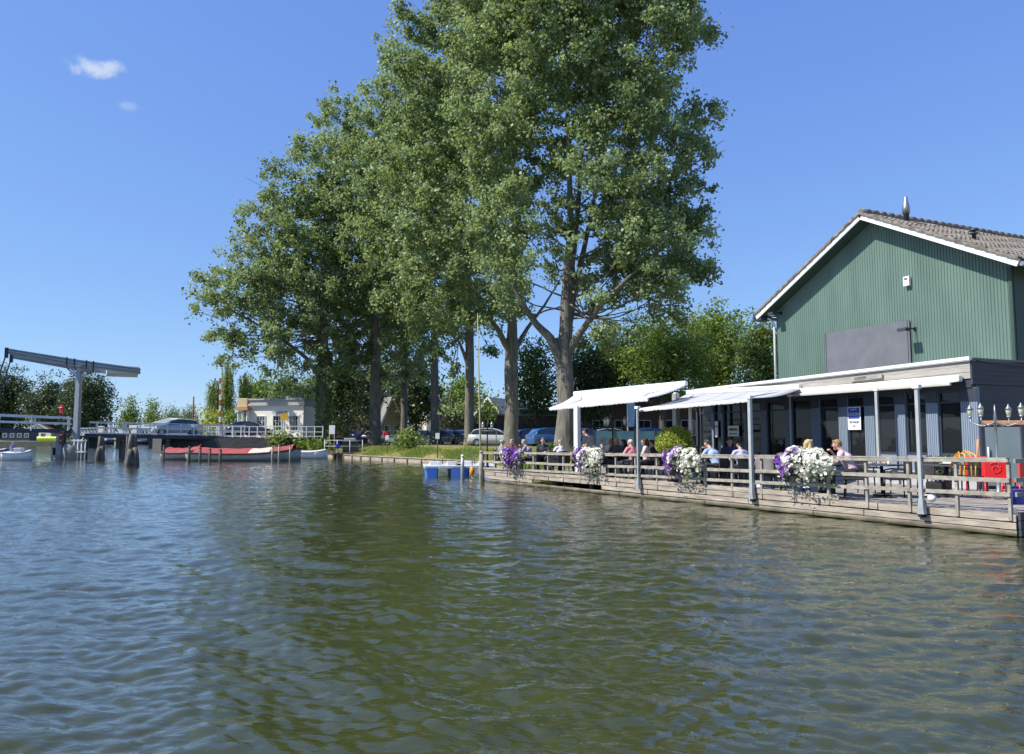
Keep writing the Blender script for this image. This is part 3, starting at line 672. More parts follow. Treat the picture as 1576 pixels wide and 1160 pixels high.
# ================= TERRACE AND RESTAURANT =================
DA = Vector((9.1, 13.6, 0)); DU = Vector((-.52, .854, 0)).normalized(); DN = Vector((DU.y, -DU.x, 0))
def D(t, s, z=0): return DA+DU*t+DN*s+Vector((0, 0, z))
VC = Vector((12.3, 20, 0)); VU = Vector((-.404, .915, 0)).normalized(); VN = Vector((VU.y, -VU.x, 0))
def V(t, s, z=0): return VC+VU*t+VN*s+Vector((0, 0, z))
MD = Matrix((DU, DN, Vector((0, 0, 1)))).transposed(); MV = Matrix((VU, VN, Vector((0, 0, 1)))).transposed()
RZD = math.atan2(DU.y, DU.x); RZV = math.atan2(VU.y, VU.x)
DZ = .41; DL = 19.67
def tD(px):  # metres along the terrace edge that stand on this bearing
    k = (px-788)/FPX; return (DA.x-k*DA.y)/(k*DU.y-DU.x)
def tV(px):
    k = (px-788)/FPX; return (VC.x-k*VC.y)/(k*VU.y-VU.x)

# ---- terrace deck ----
def deck():
    t = thing('terrace_deck', 'weathered wooden terrace deck built out over the water', 'deck', (0, 0, 0))
    mb = MB()
    # boards run away from the water
    n = int(DL/.15)
    for i in range(n):
        a = i*.15+.004; b = a+.142; d = 9.5 if a > 3.0 else 13
        p = [D(a, .02), D(b, .02), D(b, d), D(a, d)]
        z0, z1 = DZ-.035, DZ+random.uniform(-.003, .003)
        vs = [(q.x, q.y, z0) for q in p]+[(q.x, q.y, z1) for q in p]
        mb.add(vs, [(4, 7, 6, 5), (0, 4, 5, 1), (1, 5, 6, 2), (2, 6, 7, 3), (3, 7, 4, 0)])
    mb.build('deck_boards', M['deckwood'], t)
    mb = MB(); mb.box(D(DL/2, 5.0, DZ-.12), (DL-.1, 9.5, .12), M=MD)
    for k in range(10):
        for s in (.35, 3.5):
            c = D(k*2.1+.4, s); mb.tube([(c.x, c.y, -.8), (c.x, c.y, .3)], .09, 8)
    mb.build('support_frame', M['pile'], t)
    # fascia boards in lengths, with the dark gap left of the middle
    rows = [(.343, .128), (.20, .118), (.068, .10)]
    for ri, (z, h) in enumerate(rows):
        mb = MB(); a = 0
        while a < DL:
            if ri == 1 and a == 12.0: mb.build('fascia_boards', M['fascia'], t); mb = MB()
            L = random.uniform(2.6, 4.6); b = min(DL, a+L)
            if ri == 1: b = min(b, 12.0) if a < 12.0 else (16.0 if a < 16 else b)
            if not (ri == 1 and 12.0 <= a < 16):
                zz = z+random.uniform(-.008, .008)
                mb.beam(D(a+.01, -.03-random.uniform(0, .015), zz), D(b-.01, -.03-random.uniform(0, .015), zz+random.uniform(-.008, .008)), .035, h)
            a = b
        mb.build('fascia_boards', M['fascia'], t)
    mb = MB(); a = 3.55
    while a < DL:
        b = min(DL, a+random.uniform(2.6, 4.4)); mb.beam(D(a+.01, -.06, .478+random.uniform(-.006, .006)), D(b-.01, -.06, .478), .03, .115); a = b
    mb.build('kick_board', M['fascia'], t)
    mb = MB()
    for ri, z in enumerate((.37, .22)): mb.beam(D(-.02, .0, z), D(-.02, 8, z), .05, .14)
    mb.beam(D(-.02, 0, .08), D(-.02, 8, .08), .05, .12)
    mb.build('side_board', M['slate_side'], t)  # end boards coloured charcoal to paint in the shade on this side
deck()

# ---- railing ----
def rtop(t): return 1.36-.011*t
def railing():
    t = thing('terrace_railing', 'long grey wooden railing along the water side of the terrace', 'railing', (0, 0, 0))
    k = 0; ts = []
    while .09+.93*k < DL: ts.append(.09+.93*k); k += 1
    for a in ts:
        mb = MB(); lean = random.uniform(-.015, .015)
        mb.beam(D(a, -.05, DZ-.12), D(a+lean, -.05, rtop(a)-.02), .055, .07, up=DN, bev=.006); mb.build('post', M['rail'], t)
    for dz, h, off in ((0, .055, -.11), (-.34, .08, -.10), (-.60, .075, -.10)):
        mb = MB()
        for i in range(0, len(ts)-1, 2):
            a, b = ts[i], ts[min(i+2, len(ts)-1)]
            if i+2 >= len(ts)-1: b = DL
            j = lambda: random.uniform(-.012, .012)
            mb.beam(D(a-.03, off, rtop(a)+dz+j()), D(b-.035, off, rtop(b)+dz+j()), .035, h, bev=.004)
        mb.build('rail', M['rail'], t)
    mb = MB()
    for i in range(0, len(ts)-1, 2):
        a, b = ts[i], (ts+[DL, DL])[i+2]
        mb.beam(D(a, -.06, rtop(a)+.045), D(b-.01, -.06, rtop(b)+.045), .13, .03, bev=.004)
    mb.build('handrail', M['rail'], t)
    # return along the near end
    t2 = thing('end_railing', 'short grey wooden railing closing the right end of the terrace', 'railing', (0, 0, 0))
    for s in (.9, 1.85, 2.8, 3.75):
        mb = MB(); mb.beam(D(.05, s, DZ), D(.05, s, 1.38), .085, .06, up=DU, bev=.006); mb.build('post', M['rail'], t2)
    for dz in (0, -.34, -.60):
        mb = MB(); mb.beam(D(.0, -.02, 1.36+dz), D(.0, 4.4, 1.38+dz), .035, .08, bev=.004); mb.build('rail', M['rail'], t2)
railing()

# ---- terrace building (veranda) ----
VL = 11.56
def veranda():
    t = thing('terrace_building', 'low flat roofed dark glazed dining room behind the terrace', 'building', (0, 0, 0))
    Z0 = DZ
    def zt(a): return 3.9-.2*a/VL
    # plinth
    mb = MB(); mb.beam(V(0, .12, Z0+.19), V(VL, .12, Z0+.19), .12, .38); mb.beam(V(.02, .05, Z0+.40), V(VL, .05, Z0+.40), .22, .04); mb.build('plinth', M['plinth'], t)
    # pillars at their surveyed bearings
    pills = [(1096, .12), (1110, .12), (1146, .14), (1174, .3), (1212, .32), (1254, .32), (1296, .34), (1337, .36), (1384, .34), (1433, .36), (1491, .48)]
    edges = []
    for px, wd in pills:
        a = tV(px); edges.append((a-wd/2, a+wd/2))
        mb = MB(); n = max(2, int(wd/.055)); 
        mb.beam(V(a-wd/2, .06, (Z0+.42+3.12)/2), V(a+wd/2, .06, (Z0+.42+3.12)/2), .08, 3.12-Z0-.42)
        for k in range(n):
            x = a-wd/2+(k+.5)*wd/n; mb.beam(V(x-wd/n*.36, .015, (Z0+.42+3.1)/2), V(x+wd/n*.36, .015, (Z0+.42+3.1)/2), .02, 3.08-Z0-.42)
        pl_ = mb.build('pillar', M['slate_l'], t); mb = MB(); mb.beam(V(a-wd/2-.005, .0, 2.93), V(a+wd/2+.005, .0, 2.93), .02, .36); mb.build('pillar_top_band', M['slate'], pl_)  # dark slate band across the top of each pillar
    edges.sort(); edges = edges+[(VL, VL)]
    # windows between pillars
    for i in range(len(edges)-1):
        a, b = edges[i][1], edges[i+1][0]
        if b-a < .1: continue
        z0, z1 = Z0+.42, 3.12
        if a < tV(1350):
            lp = MB(); lp.beam(V(a, .07, z0+.22), V(b, .07, z0+.22), .05, .44); lp.build('lower_panel', M['slate_l'], t); z0 += .44
        fr = MB()
        for (p, q) in ((a, a+.05), (b-.05, b)): fr.beam(V(p, .10, (z0+z1)/2), V(q, .10, (z0+z1)/2), .06, z1-z0)
        fr.beam(V(a+.05, .10, z0+.04), V(b-.05, .10, z0+.04), .06, .08); fr.beam(V(a+.05, .10, z1-.05), V(b-.05, .10, z1-.05), .06, .1)
        fr.beam(V(a+.05, .10, 2.75), V(b-.05, .10, 2.75), .05, .05)
        f = fr.build('window', M['slate'], t)
        g = MB(); g.beam(V(a+.05, .12, (z0+z1)/2), V(b-.05, .12, (z0+z1)/2), .012, z1-z0-.1); g.build('pane', M['glass2'], f)
    # header and fascia
    mb = MB(); mb.beam(V(-.05, .04, 3.23), V(VL, .04, 3.2), .16, .22); mb.build('header', M['slate'], t)
    mb = MB()
    for k, (z, h) in enumerate(((3.44, .16), (3.61, .16), (3.77, .15))):
        mb.beam(V(-.06, -.06, z), V(VL, -.06, z-.2*1), .03, h)
    mb.build('fascia', M['wood_pale'], t)
    mb = MB(); mb.beam(V(-.1, -.10, 3.90), V(VL+.05, -.10, 3.70), .10, .09); mb.build('roof_trim', M['white'], t)
    mb = MB(); mb.beam(V(-.1, -.12, 3.84), V(VL, -.12, 3.64), .04, .035); mb.build('gutter_strip', M['grey_steel'], t)
    # side wall and roof
    mb = MB(); mb.beam(V(-.02, .1, (Z0+3.2)/2), V(-.02, 5.2, (Z0+3.2)/2), .1, 3.2-Z0); mb.build('side_wall', M['slate_side'], t)
    mb = MB()
    for k in range(5): mb.beam(V(-.07, -.05, 3.27+.125*k), V(-.07, 5.2, 3.27+.125*k), .05, .12)
    mb.build('side_fascia', M['slate_side'], t)
    mb = MB(); mb.beam(V(-.06, -.02, 3.89), V(-.06, 5.2, 3.89), .12, .05); mb.build('side_trim', M['panel_grey'], t)
    mb = MB(); p = [V(0, 0, 3.86), V(VL, 0, 3.66), V(VL, 4.4, 3.66), V(0, 4.4, 3.86)]; mb.add([*p, *[q-Vector((0, 0, .1)) for q in p]], [(0, 1, 2, 3), (7, 6, 5, 4), (0, 4, 5, 1), (1, 5, 6, 2), (2, 6, 7, 3), (3, 7, 4, 0)]); mb.build('roof', M['roof_grey'], t)
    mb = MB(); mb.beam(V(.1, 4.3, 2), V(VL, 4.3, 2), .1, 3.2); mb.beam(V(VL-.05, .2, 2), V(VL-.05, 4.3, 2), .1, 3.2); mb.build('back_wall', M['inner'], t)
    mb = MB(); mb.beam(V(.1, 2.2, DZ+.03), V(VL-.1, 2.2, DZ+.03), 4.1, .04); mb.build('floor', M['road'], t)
    # cable looped along the roof edge
    mb = MB(); pts = [V(-.13, .1+4*k/12, 3.84-.10*math.sin(math.pi*k/12)) for k in range(13)]; mb.tube(pts, .012, 6); mb.build('cable', M['black'], t)
    mb = MB()
    for sx, a in ((-.3, tV(1343)), (0, tV(1336))): mb.beam(V(a-.5, -.13, 3.62), V(a+.5, -.13, 3.58), .05, .12)
    mb.build('loose_board', M['wood_pale'], t)
pass
def seeglass():
    m, nt, b = newmat('clear_window_glass')
    b.inputs['Base Color'].default_value = (.03, .035, .04, 1); b.inputs['Roughness'].default_value = .02; b.inputs['Specular IOR Level'].default_value = .6
    tr = nt.nodes.new('ShaderNodeBsdfTransparent'); tr.inputs[0].default_value = (.40, .42, .45, 1)
    mx = nt.nodes.new('ShaderNodeMixShader'); mx.inputs[0].default_value = .45
    nt.links.new(b.outputs[0], mx.inputs[1]); nt.links.new(tr.outputs[0], mx.inputs[2]); nt.links.new(mx.outputs[0], nt.nodes['Material Output'].inputs[0]); return m
M['glass2'] = seeglass()
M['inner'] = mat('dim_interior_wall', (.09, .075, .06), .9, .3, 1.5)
M['wood_pale'] = mat('pale_flaking_boards', (.36, .34, .30), .8, .15, 2.5, (1, 1, 8), bump=.3, dirt=.5, dirtcol=(.22, .2, .17))
M['cream_awn'] = mat('cream_rolled_canvas', (.50, .48, .42), .8, .06, 2)
veranda()

# posters in the windows
def text_mesh(name, s, size, M4, mtl, parent, ext=.004, align='CENTER'):
    c = bpy.data.curves.new(name, 'FONT'); c.body = s; c.size = size; c.extrude = ext; c.align_x = align; c.align_y = 'CENTER'
    o = bpy.data.objects.new(name, c); COL.objects.link(o); bpy.context.view_layer.update()
    me = bpy.data.meshes.new_from_object(o.evaluated_get(bpy.context.evaluated_depsgraph_get())); bpy.data.objects.remove(o); bpy.data.curves.remove(c)
    me.name = name; me.transform(M4); me.materials.clear(); me.materials.append(mtl)
    return link(bpy.data.objects.new(name, me), parent)
def face_m(origin, xdir, ydir=Vector((0, 0, 1))):
    z = xdir.cross(ydir); m = Matrix((xdir, ydir, z)).transposed().to_4x4(); m.translation = origin; return m
M['poster_blue'] = mat('poster_blue', (.02, .07, .42), .5, .04, 3)
M['ink'] = mat('dark_ink', (.03, .035, .05), .7, .1, 3)
def poster(label, px, w_, z, h, blue, cat='poster', txt=()):
    a = tV(px); t = thing('poster', label, cat, V(a, .03, z), 0, 'posters in the dining room windows')
    x = -VU
    mb = MB(); mb.beam(-x*w_/2, x*w_/2, .012, h); mb.build('sheet', M['white_clean'], t)
    if blue:
        mb = MB(); o = -VN*.010+Vector((0, 0, h*.22)); mb.beam(o-x*w_*.42, o+x*w_*.42, .012, h*.46); mb.build('colour_panel', M['poster_blue'], t)
    for s, sz, dz, m in txt:
        text_mesh('lettering', s, sz, face_m(-VN*.022+Vector((0, 0, dz)), x), M[m], t)
poster('tall blue and white poster hanging in a window of the dining room', 1313, .50, 2.38, .72, True, txt=[('KOUW', .15, .12, 'white_clean'), ('tel 0294', .07, .27, 'white_clean'), ('TE HUUR', .09, -.12, 'ink'), ('info', .07, -.24, 'ink')])
poster('pale poster with dark lettering on a window near the left end', 1127, .62, 2.02, .40, False, txt=[('MENU', .17, .05, 'ink'), ('lunch  diner', .09, -.1, 'ink')])
poster('narrow white menu strip on the leftmost window', 1101, .2, 2.1, .62, False, txt=[('BAR', .08, .1, 'ink')])

# ---- green gabled hall behind ----
def gable():
    t = thing('gabled_hall', 'green clad hall with white edged tiled gable roof', 'building', (0, 0, 0))
    S = 4.0; a0, a1 = 1.25, 11.27; ap = (a0+a1)/2-.04; zr = 9.93; sl = .525; ze = zr-(ap-a0)*sl; DEP = 15
    def G(a, s, z): return V(a, S+s, z)
    def ztop(a): return zr-abs(a-ap)*sl
    mb = MB(); n = 92; w_ = (a1-a0)/n
    for i in range(n):
        a = a0+i*w_; b = a+w_; c1, c2 = a+w_*.30, a+w_*.70
        for (p, q, s0, s1) in ((a, c1, .0, .0), (c1, c1+.012, .0, -.02), (c1+.012, c2-.012, -.02, -.02), (c2-.012, c2, -.02, 0), (c2, b, 0, 0)):
            vs = [G(p, s0, 2.0), G(q, s1, 2.0), G(q, s1, ztop(q)-.05), G(p, s0, ztop(p)-.05)]
            mb.add(vs, [(0, 1, 2, 3)])
    mb.build('gable_wall', M['green'], t, fix=False)
    mb = MB(); mb.beam(G(a0, .02, 4.6), G(a0, DEP, 4.6), .06, 5.1); mb.beam(G(a1, .02, 4.6), G(a1, DEP, 4.6), .06, 5.1); mb.build('side_wall', M['green_d'], t)  # side walls darker than the gable: their shade is in the colour
    mb = MB(); mb.beam(G(a0, .1, 1.9), G(a1, .1, 1.9), .1, 2); mb.build('lower_wall', M['slate'], t)
    # corner boards
    mb = MB(); mb.beam(G(a0-.02, -.04, 4.6), G(a0+.08, -.04, 4.6), .08, 4.9); mb.build('corner_board', M['green_d'], t)
    # roof slopes: pantiles with real courses
    OV = .62; EO = .62
    for sgn in (-1, 1):
        half = ap-a0+EO; nc = 17; nrow = int((DEP+OV)/.23)
        mb = MB(); cols = nrow*4; us = [-OV+(DEP+OV)*k/cols for k in range(cols+1)]
        vs = []; fs = []
        for c in range(nc):
            d0 = half*c/nc; d1 = half*(c+1)/nc+.06
            for (d, lift) in ((d0, .075), (d1, .105)):
                for k, u in enumerate(us):
                    wave = .028*math.cos(2*math.pi*(k % 4)/4)+.01*math.sin(k*1.7+c*2.3)
                    vs.append(G(ap+sgn*d, u, zr-d*sl+lift+wave+.05))
            for k, u in enumerate(us): vs.append(G(ap+sgn*d1, u, zr-d1*sl+.055+.05))
        m_ = len(us)
        for c in range(nc):
            b = c*3*m_
            for r_ in range(2):
                for k in range(m_-1): fs.append((b+r_*m_+k, b+r_*m_+k+1, b+(r_+1)*m_+k+1, b+(r_+1)*m_+k))
        mb.add(vs, fs); mb.build('roof', M['tile'], t, fix=False)
        # verge tiles lap over the white board
        mb = MB()
        for c in range(nc):
            d0 = half*c/nc; d1 = half*(c+1)/nc+.03
            mb.beam(G(ap+sgn*d0, -OV-.03, zr-d0*sl+.10), G(ap+sgn*d1, -OV-.03, zr-d1*sl+.13), .16, .10, bev=.02)
        mb.build('verge_tiles', M['tile'], t)
        mb = MB(); d = half-.02; mb.beam(G(ap+sgn*.05, -OV-.02, zr-.03), G(ap+sgn*d, -OV-.02, zr-d*sl-.03), .05, .22, up=(0, 0, 1)); mb.build('bargeboard', M['white_clean'], t)
        mb = MB(); mb.beam(G(ap, -OV/2, zr-.10), G(ap+sgn*d, -OV/2, zr-d*sl-.10), OV-.05, .03); mb.build('soffit', M['green_d'], t)
        # gutter
        mb = MB(); d = half+.05; mb.tube([G(ap+sgn*d, -OV, zr-d*sl-.02), G(ap+sgn*d, DEP, zr-d*sl-.02)], .075, 8); mb.build('gutter', M['zinc'], t)
    mb = MB()
    for k in range(38):
        u = -OV+k*.4; mb.tube([G(ap, u, zr+.16), G(ap, u+.43, zr+.18)], [.125, .14], 8)
    mb.build('ridge_tiles', M['tile'], t)
    mb = MB(); d = ap-a0+EO
    mb.box(G(a1+EO-.12, -OV+.3, ztop(a1)-.28), (.5, .6, .35), M=MV); mb.build('eaves_box', M['slate'], t)
    # downpipes
    for a, nm in ((a1+.04, 'white_downpipe'), ):
        mb = MB(); mb.tube([G(a, -.10, 3.2), G(a, -.10, 6.6), G(a+.1, -.2, 6.85), G(a+.45, -.3, 7.0)], .05, 8); mb.build('downpipe', M['white'], t)
    mb = MB(); mb.tube([G(a0-.45, 1.0, 7.0), G(a0-.1, 1.05, 6.6), G(a0-.1, 1.05, 3.2)], .05, 8); mb.build('downpipe', M['white'], t)
    # flue and vent on the near slope
    a = ap-.55; z = ztop(a); f = MB(); f.lathe(G(a, 1.1, z), [(.10, -.1), (.10, .42), (.125, .44)], 12); fl = f.build('flue', M['slate'], t)
    f = MB(); f.lathe(G(a, 1.1, z+.44), [(.13, 0), (.13, .22), (.085, .46), (.07, .50), (.07, .62), (.02, .66)], 12); f.build('flue_cap', M['zinc'], fl)
    a = ap-2.75; z = ztop(a); f = MB(); f.lathe(G(a, 1.6, z), [(.07, -.1), (.07, .32), (.14, .33), (.14, .36), (.05, .38), (.05, .42), (.15, .43), (.13, .5), (.02, .54)], 10); f.build('roof_vent', M['slate'], t)
gable()
# things fixed on the gable
def GW(px, py):  # point on the gable wall at this bearing and height
    k = (px-788)/FPX; q = V(0, 4.0); z = 6
    for _ in range(4):
        a = (q.x-k*q.y)/(k*VU.y-VU.x); p = V(a, 4.0); z = Z(py, p.y); k = (px-788)/FPX*(math.cos(PITCH)+(z-CAMZ)/p.y*math.sin(PITCH))
    return a, z
def on_gable(px, py, off=0): a, z = GW(px, py); return V(a, 4.0-off, z)
c = on_gable(1399, 433, .10); t = thing('alarm_box', 'small white box high on the green gable', 'box', c); mb = MB(); mb.box((0, 0, 0), (.24, .12, .34), M=MV, bev=.02); mb.build('housing', M['white_clean'], t)
mb = MB(); mb.box(-VN*.065+Vector((0, 0, .08)), (.12, .02, .06), M=MV); mb.build('grille', M['panel_grey'], t)
a0_, z0_ = GW(1271, 512); a1_, z1_ = GW(1402, 498); p0, p1 = V(a0_, 3.93, 0), V(a1_, 3.93, 0)
t = thing('wall_panel', 'large blank grey board mounted low on the green gable', 'panel', (p0+p1)/2+Vector((0, 0, 4.9)))
o = t.location.copy(); mb = MB(); zt_, zb_ = (z0_+z1_)/2+.05, 3.75
mb.beam(p0+Vector((0, 0, (zt_+zb_)/2))-o, p1+Vector((0, 0, (zt_+zb_)/2))-o, .04, zt_-zb_); mb.build('board', M['panel_grey'], t)
mb = MB()
for q in (.02, .98): mb.beam(p0.lerp(p1, q)-VN*.03+Vector((0, 0, zb_))-o, p0.lerp(p1, q)-VN*.03+Vector((0, 0, zt_))-o, .012, .03, up=VN)
mb.build('seam', M['panel_grey'], t)
def floodlight(label, px, py, arm, sz):
    p = on_gable(px, py, .03); t = thing('floodlight', label, 'lamp', p, 0, 'floodlights on the green gable')
    mb = MB(); mb.beam((0, 0, 0), -VN*arm, .04, .04); mb.box(-VN*.0, (.1, .04, .12), M=MV); mb.build('arm', M['black'], t)
    mb = MB(); mb.box(-VN*(arm)+Vector((0, 0, -.06)), (sz, sz*.8, .12), M=MV, bev=.02); mb.build('lamp_head', M['slate'], t)
    mb = MB(); mb.box(-VN*(arm)+Vector((0, 0, -.125)), (sz*.8, sz*.6, .02), M=MV); mb.build('lens', M['lampglass'], t)
floodlight('black floodlight on an arm right of the grey board', 1409, 506, .55, .34)
floodlight('black floodlight under the left eaves of the green gable', 1203, 482, .5, .3)

# ---- windscreen, dark annex at the right edge ----
t = thing('windscreen', 'frosted glass windscreen with orange timber top rail at the right edge', 'windscreen', D(.9, 7.3, DZ), 0)
c0 = P(1513, 700, 19.4); c1 = P(1640, 700, 18.6); c0.z = c1.z = 0; o = t.location; d = (c1-c0).normalized()
mb = MB(); mb.beam(Vector((c0.x, c0.y, 2.16))-o, Vector((c1.x, c1.y, 2.16))-o, .09, .11, bev=.01); mb.build('top_rail', M['timber'], t)
for k in range(2):
    p = c0.lerp(c1, k*.5+.01); q = c0.lerp(c1, k*.5+.49)
    mb = MB(); mb.beam(Vector((p.x, p.y, 1.3))-o, Vector((q.x, q.y, 1.3))-o, .02, 1.5); g = mb.build('glass_panel', M['screen'], t)
    mb = MB(); hh = p.lerp(q, .12); n_ = Vector((-d.y, d.x, 0))*-.06; mb.tube([Vector((hh.x, hh.y, 1.2))-o+n_*.3, Vector((hh.x, hh.y, 1.22))-o+n_, Vector((hh.x, hh.y, 1.5))-o+n_, Vector((hh.x, hh.y, 1.52))-o+n_*.3], .022, 8); mb.build('handle', M['white_clean'], g)
for k in range(3):
    p = c0.lerp(c1, k*.5); mb = MB(); mb.beam(Vector((p.x, p.y, DZ))-o, Vector((p.x, p.y, 2.1))-o, .09, .09, bev=.01); mb.build('post', M['slate'], t)
# corrugated shed seen behind at the very edge
t = thing('corrugated_shed', 'pale corrugated shed wall just showing at the right edge', 'shed', D(-2, 12, 0))
mb = MB(); p0 = P(1563, 640, 24.5); p1 = P(1700, 640, 22); o = t.location
for k in range(40):
    a = p0.lerp(p1, k/40); b = p0.lerp(p1, (k+.6)/40); mb.beam(Vector((a.x, a.y, 1.9))-o, Vector((b.x, b.y, 1.9))-o, .05, 2.9)
mb.build('wall', M['slate_l'], t); mb = MB(); mb.beam(Vector((p0.x, p0.y, 3.4))-o, Vector((p1.x, p1.y, 3.4))-o, .6, .08); mb.build('roof', M['roof_grey'], t)

# ---- awnings ----
def sheet(mb, a, b, c, d, sag=.05, n=10, th=.015):
    """a,b front edge; c,d back edge (c behind b)"""
    top = []
    for j in range(n+1):
        v = j/n
        for i in range(n+1):
            u = i/n; p = a.lerp(b, u).lerp(d.lerp(c, u), v); p.z -= sag*math.sin(math.pi*v)*(1-.25*math.sin(math.pi*u*3)**2); top.append(p)
    vs = top+[p-Vector((0, 0, th)) for p in top]; m = (n+1)*(n+1); fs = []
    for j in range(n):
        for i in range(n):
            q = (j*(n+1)+i, j*(n+1)+i+1, (j+1)*(n+1)+i+1, (j+1)*(n+1)+i); fs += [q, tuple(m+x for x in q[::-1])]
    for i in range(n):
        fs += [(i, i+1, m+i+1, m+i), (n*(n+1)+i+1, n*(n+1)+i, m+n*(n+1)+i, m+n*(n+1)+i+1), (i*(n+1), (i+1)*(n+1), m+(i+1)*(n+1), m+i*(n+1)), ((i+1)*(n+1)+n, i*(n+1)+n, m+i*(n+1)+n, m+(i+1)*(n+1)+n)]
    mb.add(vs, fs, True)
def awning(label, fl, fr, br, bl, cat='awning', arms=True, sag=.05, cv=None):
    t = thing('awning', label, cat, (fl+fr)/2, 0, 'white awnings over the terrace'); o = t.location.copy()
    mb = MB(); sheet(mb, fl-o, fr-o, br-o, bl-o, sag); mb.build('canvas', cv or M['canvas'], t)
    if sag > .01 and arms:   # scalloped valance under the front bar and sewn seams
        mb = MB(); n = 26; a_, b_ = fl-o+Vector((0, 0, -.06)), fr-o+Vector((0, 0, -.06)); off = (fl-bl).normalized()*.05
        for k in range(n):
            p, q = a_.lerp(b_, k/n)+off, a_.lerp(b_, (k+1)/n)+off; m_ = (p+q)/2; mb.add([p, q, q-Vector((0, 0, .035+.01*math.sin(k*1.3))), m_-Vector((0, 0, .045)), p-Vector((0, 0, .035+.01*math.sin(k*1.3-1.3)))], [(0, 1, 2, 3, 4)])
        mb.build('valance', M['canvas'], t, fix=False)
        mb = MB()
        for k in range(1, 5):
            q = k/5; pts = []
            for j in range(9): v = j/8; p = (fl.lerp(fr, q)).lerp(bl.lerp(br, q), v)-o; p.z += .004-sag*math.sin(math.pi*v)*(1-.25*math.sin(math.pi*q*3)**2); pts.append(p)
            mb.tube(pts, .005, 5)
        mb.build('seams', M['canvas'], t)
    dz = Vector((0, 0, -.05)); mb = MB(); mb.beam(fl-o+dz, fr-o+dz, .08, .08, bev=.02); mb.build('front_bar', cv or M['white_clean'], t)
    mb = MB(); mb.beam(bl-o+Vector((0, 0, .06)), br-o+Vector((0, 0, .06)), .18, .18, bev=.04); mb.build('cassette', M['white'], t)
    if arms:
        for q in (.08, .92):
            a = bl.lerp(br, q)-o+dz; b = fl.lerp(fr, q)-o+dz; m = a.lerp(b, .5)+(fr-fl).normalized()*(.5 if q < .5 else -.5)
            mb = MB(); mb.tube([a, m, b], .028, 8); mb.build('folding_arm', M['grey_steel'], t)
    return t
def at(px, py, Y): return P(px, py, Y)
fr_y = D(tD(985), 0).y
A2 = (at(985, 628, 22.3), at(1155, 612, 18.75), at(1232, 598, 25.3), at(1058, 606, 30.2))
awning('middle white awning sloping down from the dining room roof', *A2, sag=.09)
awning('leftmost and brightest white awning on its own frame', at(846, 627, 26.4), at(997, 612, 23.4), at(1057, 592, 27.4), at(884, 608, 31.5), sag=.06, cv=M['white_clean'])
awning('right hand awning rolled almost shut against the roof edge', V(6.0, -.62, 3.23), V(.12, -.62, 3.25), V(.12, -.2, 3.31), V(6.0, -.2, 3.28), sag=.01, arms=False, cv=M['cream_awn'])
# awning poles
def pole(label, px, s, zt, wd=.07, foot=True, lamp=False, m='pole', z0=None, Yx=None, q=None):
    if Yx: p = Vector((P(px, HOR, Yx).x, Yx, 0))
    else:
        k_ = (px-788)/FPX; o_ = DA+DN*s; p = q if q is not None else D((o_.x-k_*o_.y)/(k_*DU.y-DU.x), s, 0)
    z0 = (DZ-.05 if s < 0 else DZ) if z0 is None else z0
    t = thing('awning_pole', label, 'pole', (p.x, p.y, z0), RZD, 'poles carrying the awnings')
    mb = MB(); mb.box((0, 0, (zt-z0)/2), (wd, wd, zt-z0), bev=.008); mb.build('shaft', M[m], t)
    if foot:
        mb = MB(); mb.loft([[(x*.07, y*.055, -.08) for x, y in ((-1, -1), (1, -1), (1, 1), (-1, 1))], [(x*.055, y*.055, .06) for x, y in ((-1, -1), (1, -1), (1, 1), (-1, 1))], [(x*.042, y*.042, .22) for x, y in ((-1, -1), (1, -1), (1, 1), (-1, 1))]]); mb.build('foot', M['grey_steel'], t)
    mb = MB(); mb.box((0, 0, zt-z0), (.14, .12, .08), bev=.01); mb.build('bracket', M['white'], t)
    if lamp:
        mb = MB(); mb.tube([(0, 0, .28), (-.12, -.12, .3)], .015, 6); mb.ball((-.13, -.14, .24), .085, 12, 8); mb.build('ball_lamp', M['white_clean'], t)
        mb = MB(); mb.box((.05, -.09, .02), (.16, .07, .34), bev=.02); mb.build('fender', M['rubber'], t)  # black block put in as the ball lamp's shadow below it
pole('awning pole outside the rail under the middle awning left corner', 981, -.17, 2.66, .06, True, False, 'grey_steel')
pole('pale awning pole outside the rail at the corner of the middle awning', 1154, -.17, 2.78, .085, True, True, 'pole')
pole('grey awning pole outside the rail below the right hand awning', 1412, -.17, 2.80, .07, True, True, 'pole')
pole('white pole inside the terrace standing right of the poster window', 1374, 3.2, 3.18, .08, False, m='pole', q=V(tV(1374), -.66))
pole('thin grey pole inside the terrace left of the poster window', 1239, 3.5, 3.18, .05, False, m='grey_steel', q=V(tV(1239), -.66))
pole('white pole at the front of the leftmost awning', 889, .3, 2.83, .14, False, m='white_clean')
pole('slim white pole between the bush and the dining room', 1062, 3.0, 2.85, .08, False, m='white_clean')
pole('broad pale column behind the golden bush', 1041, 6, 3.45, .2, False, m='grey_steel', Yx=28.6)
pole('slim dark pole left of the dining room corner', 1074, 6, 3.4, .09, False, m='slate', Yx=29.5)
pole('back pole of the leftmost awning beside the planting', 885, 5, 3.4, .08, False, m='white', Yx=31.3)
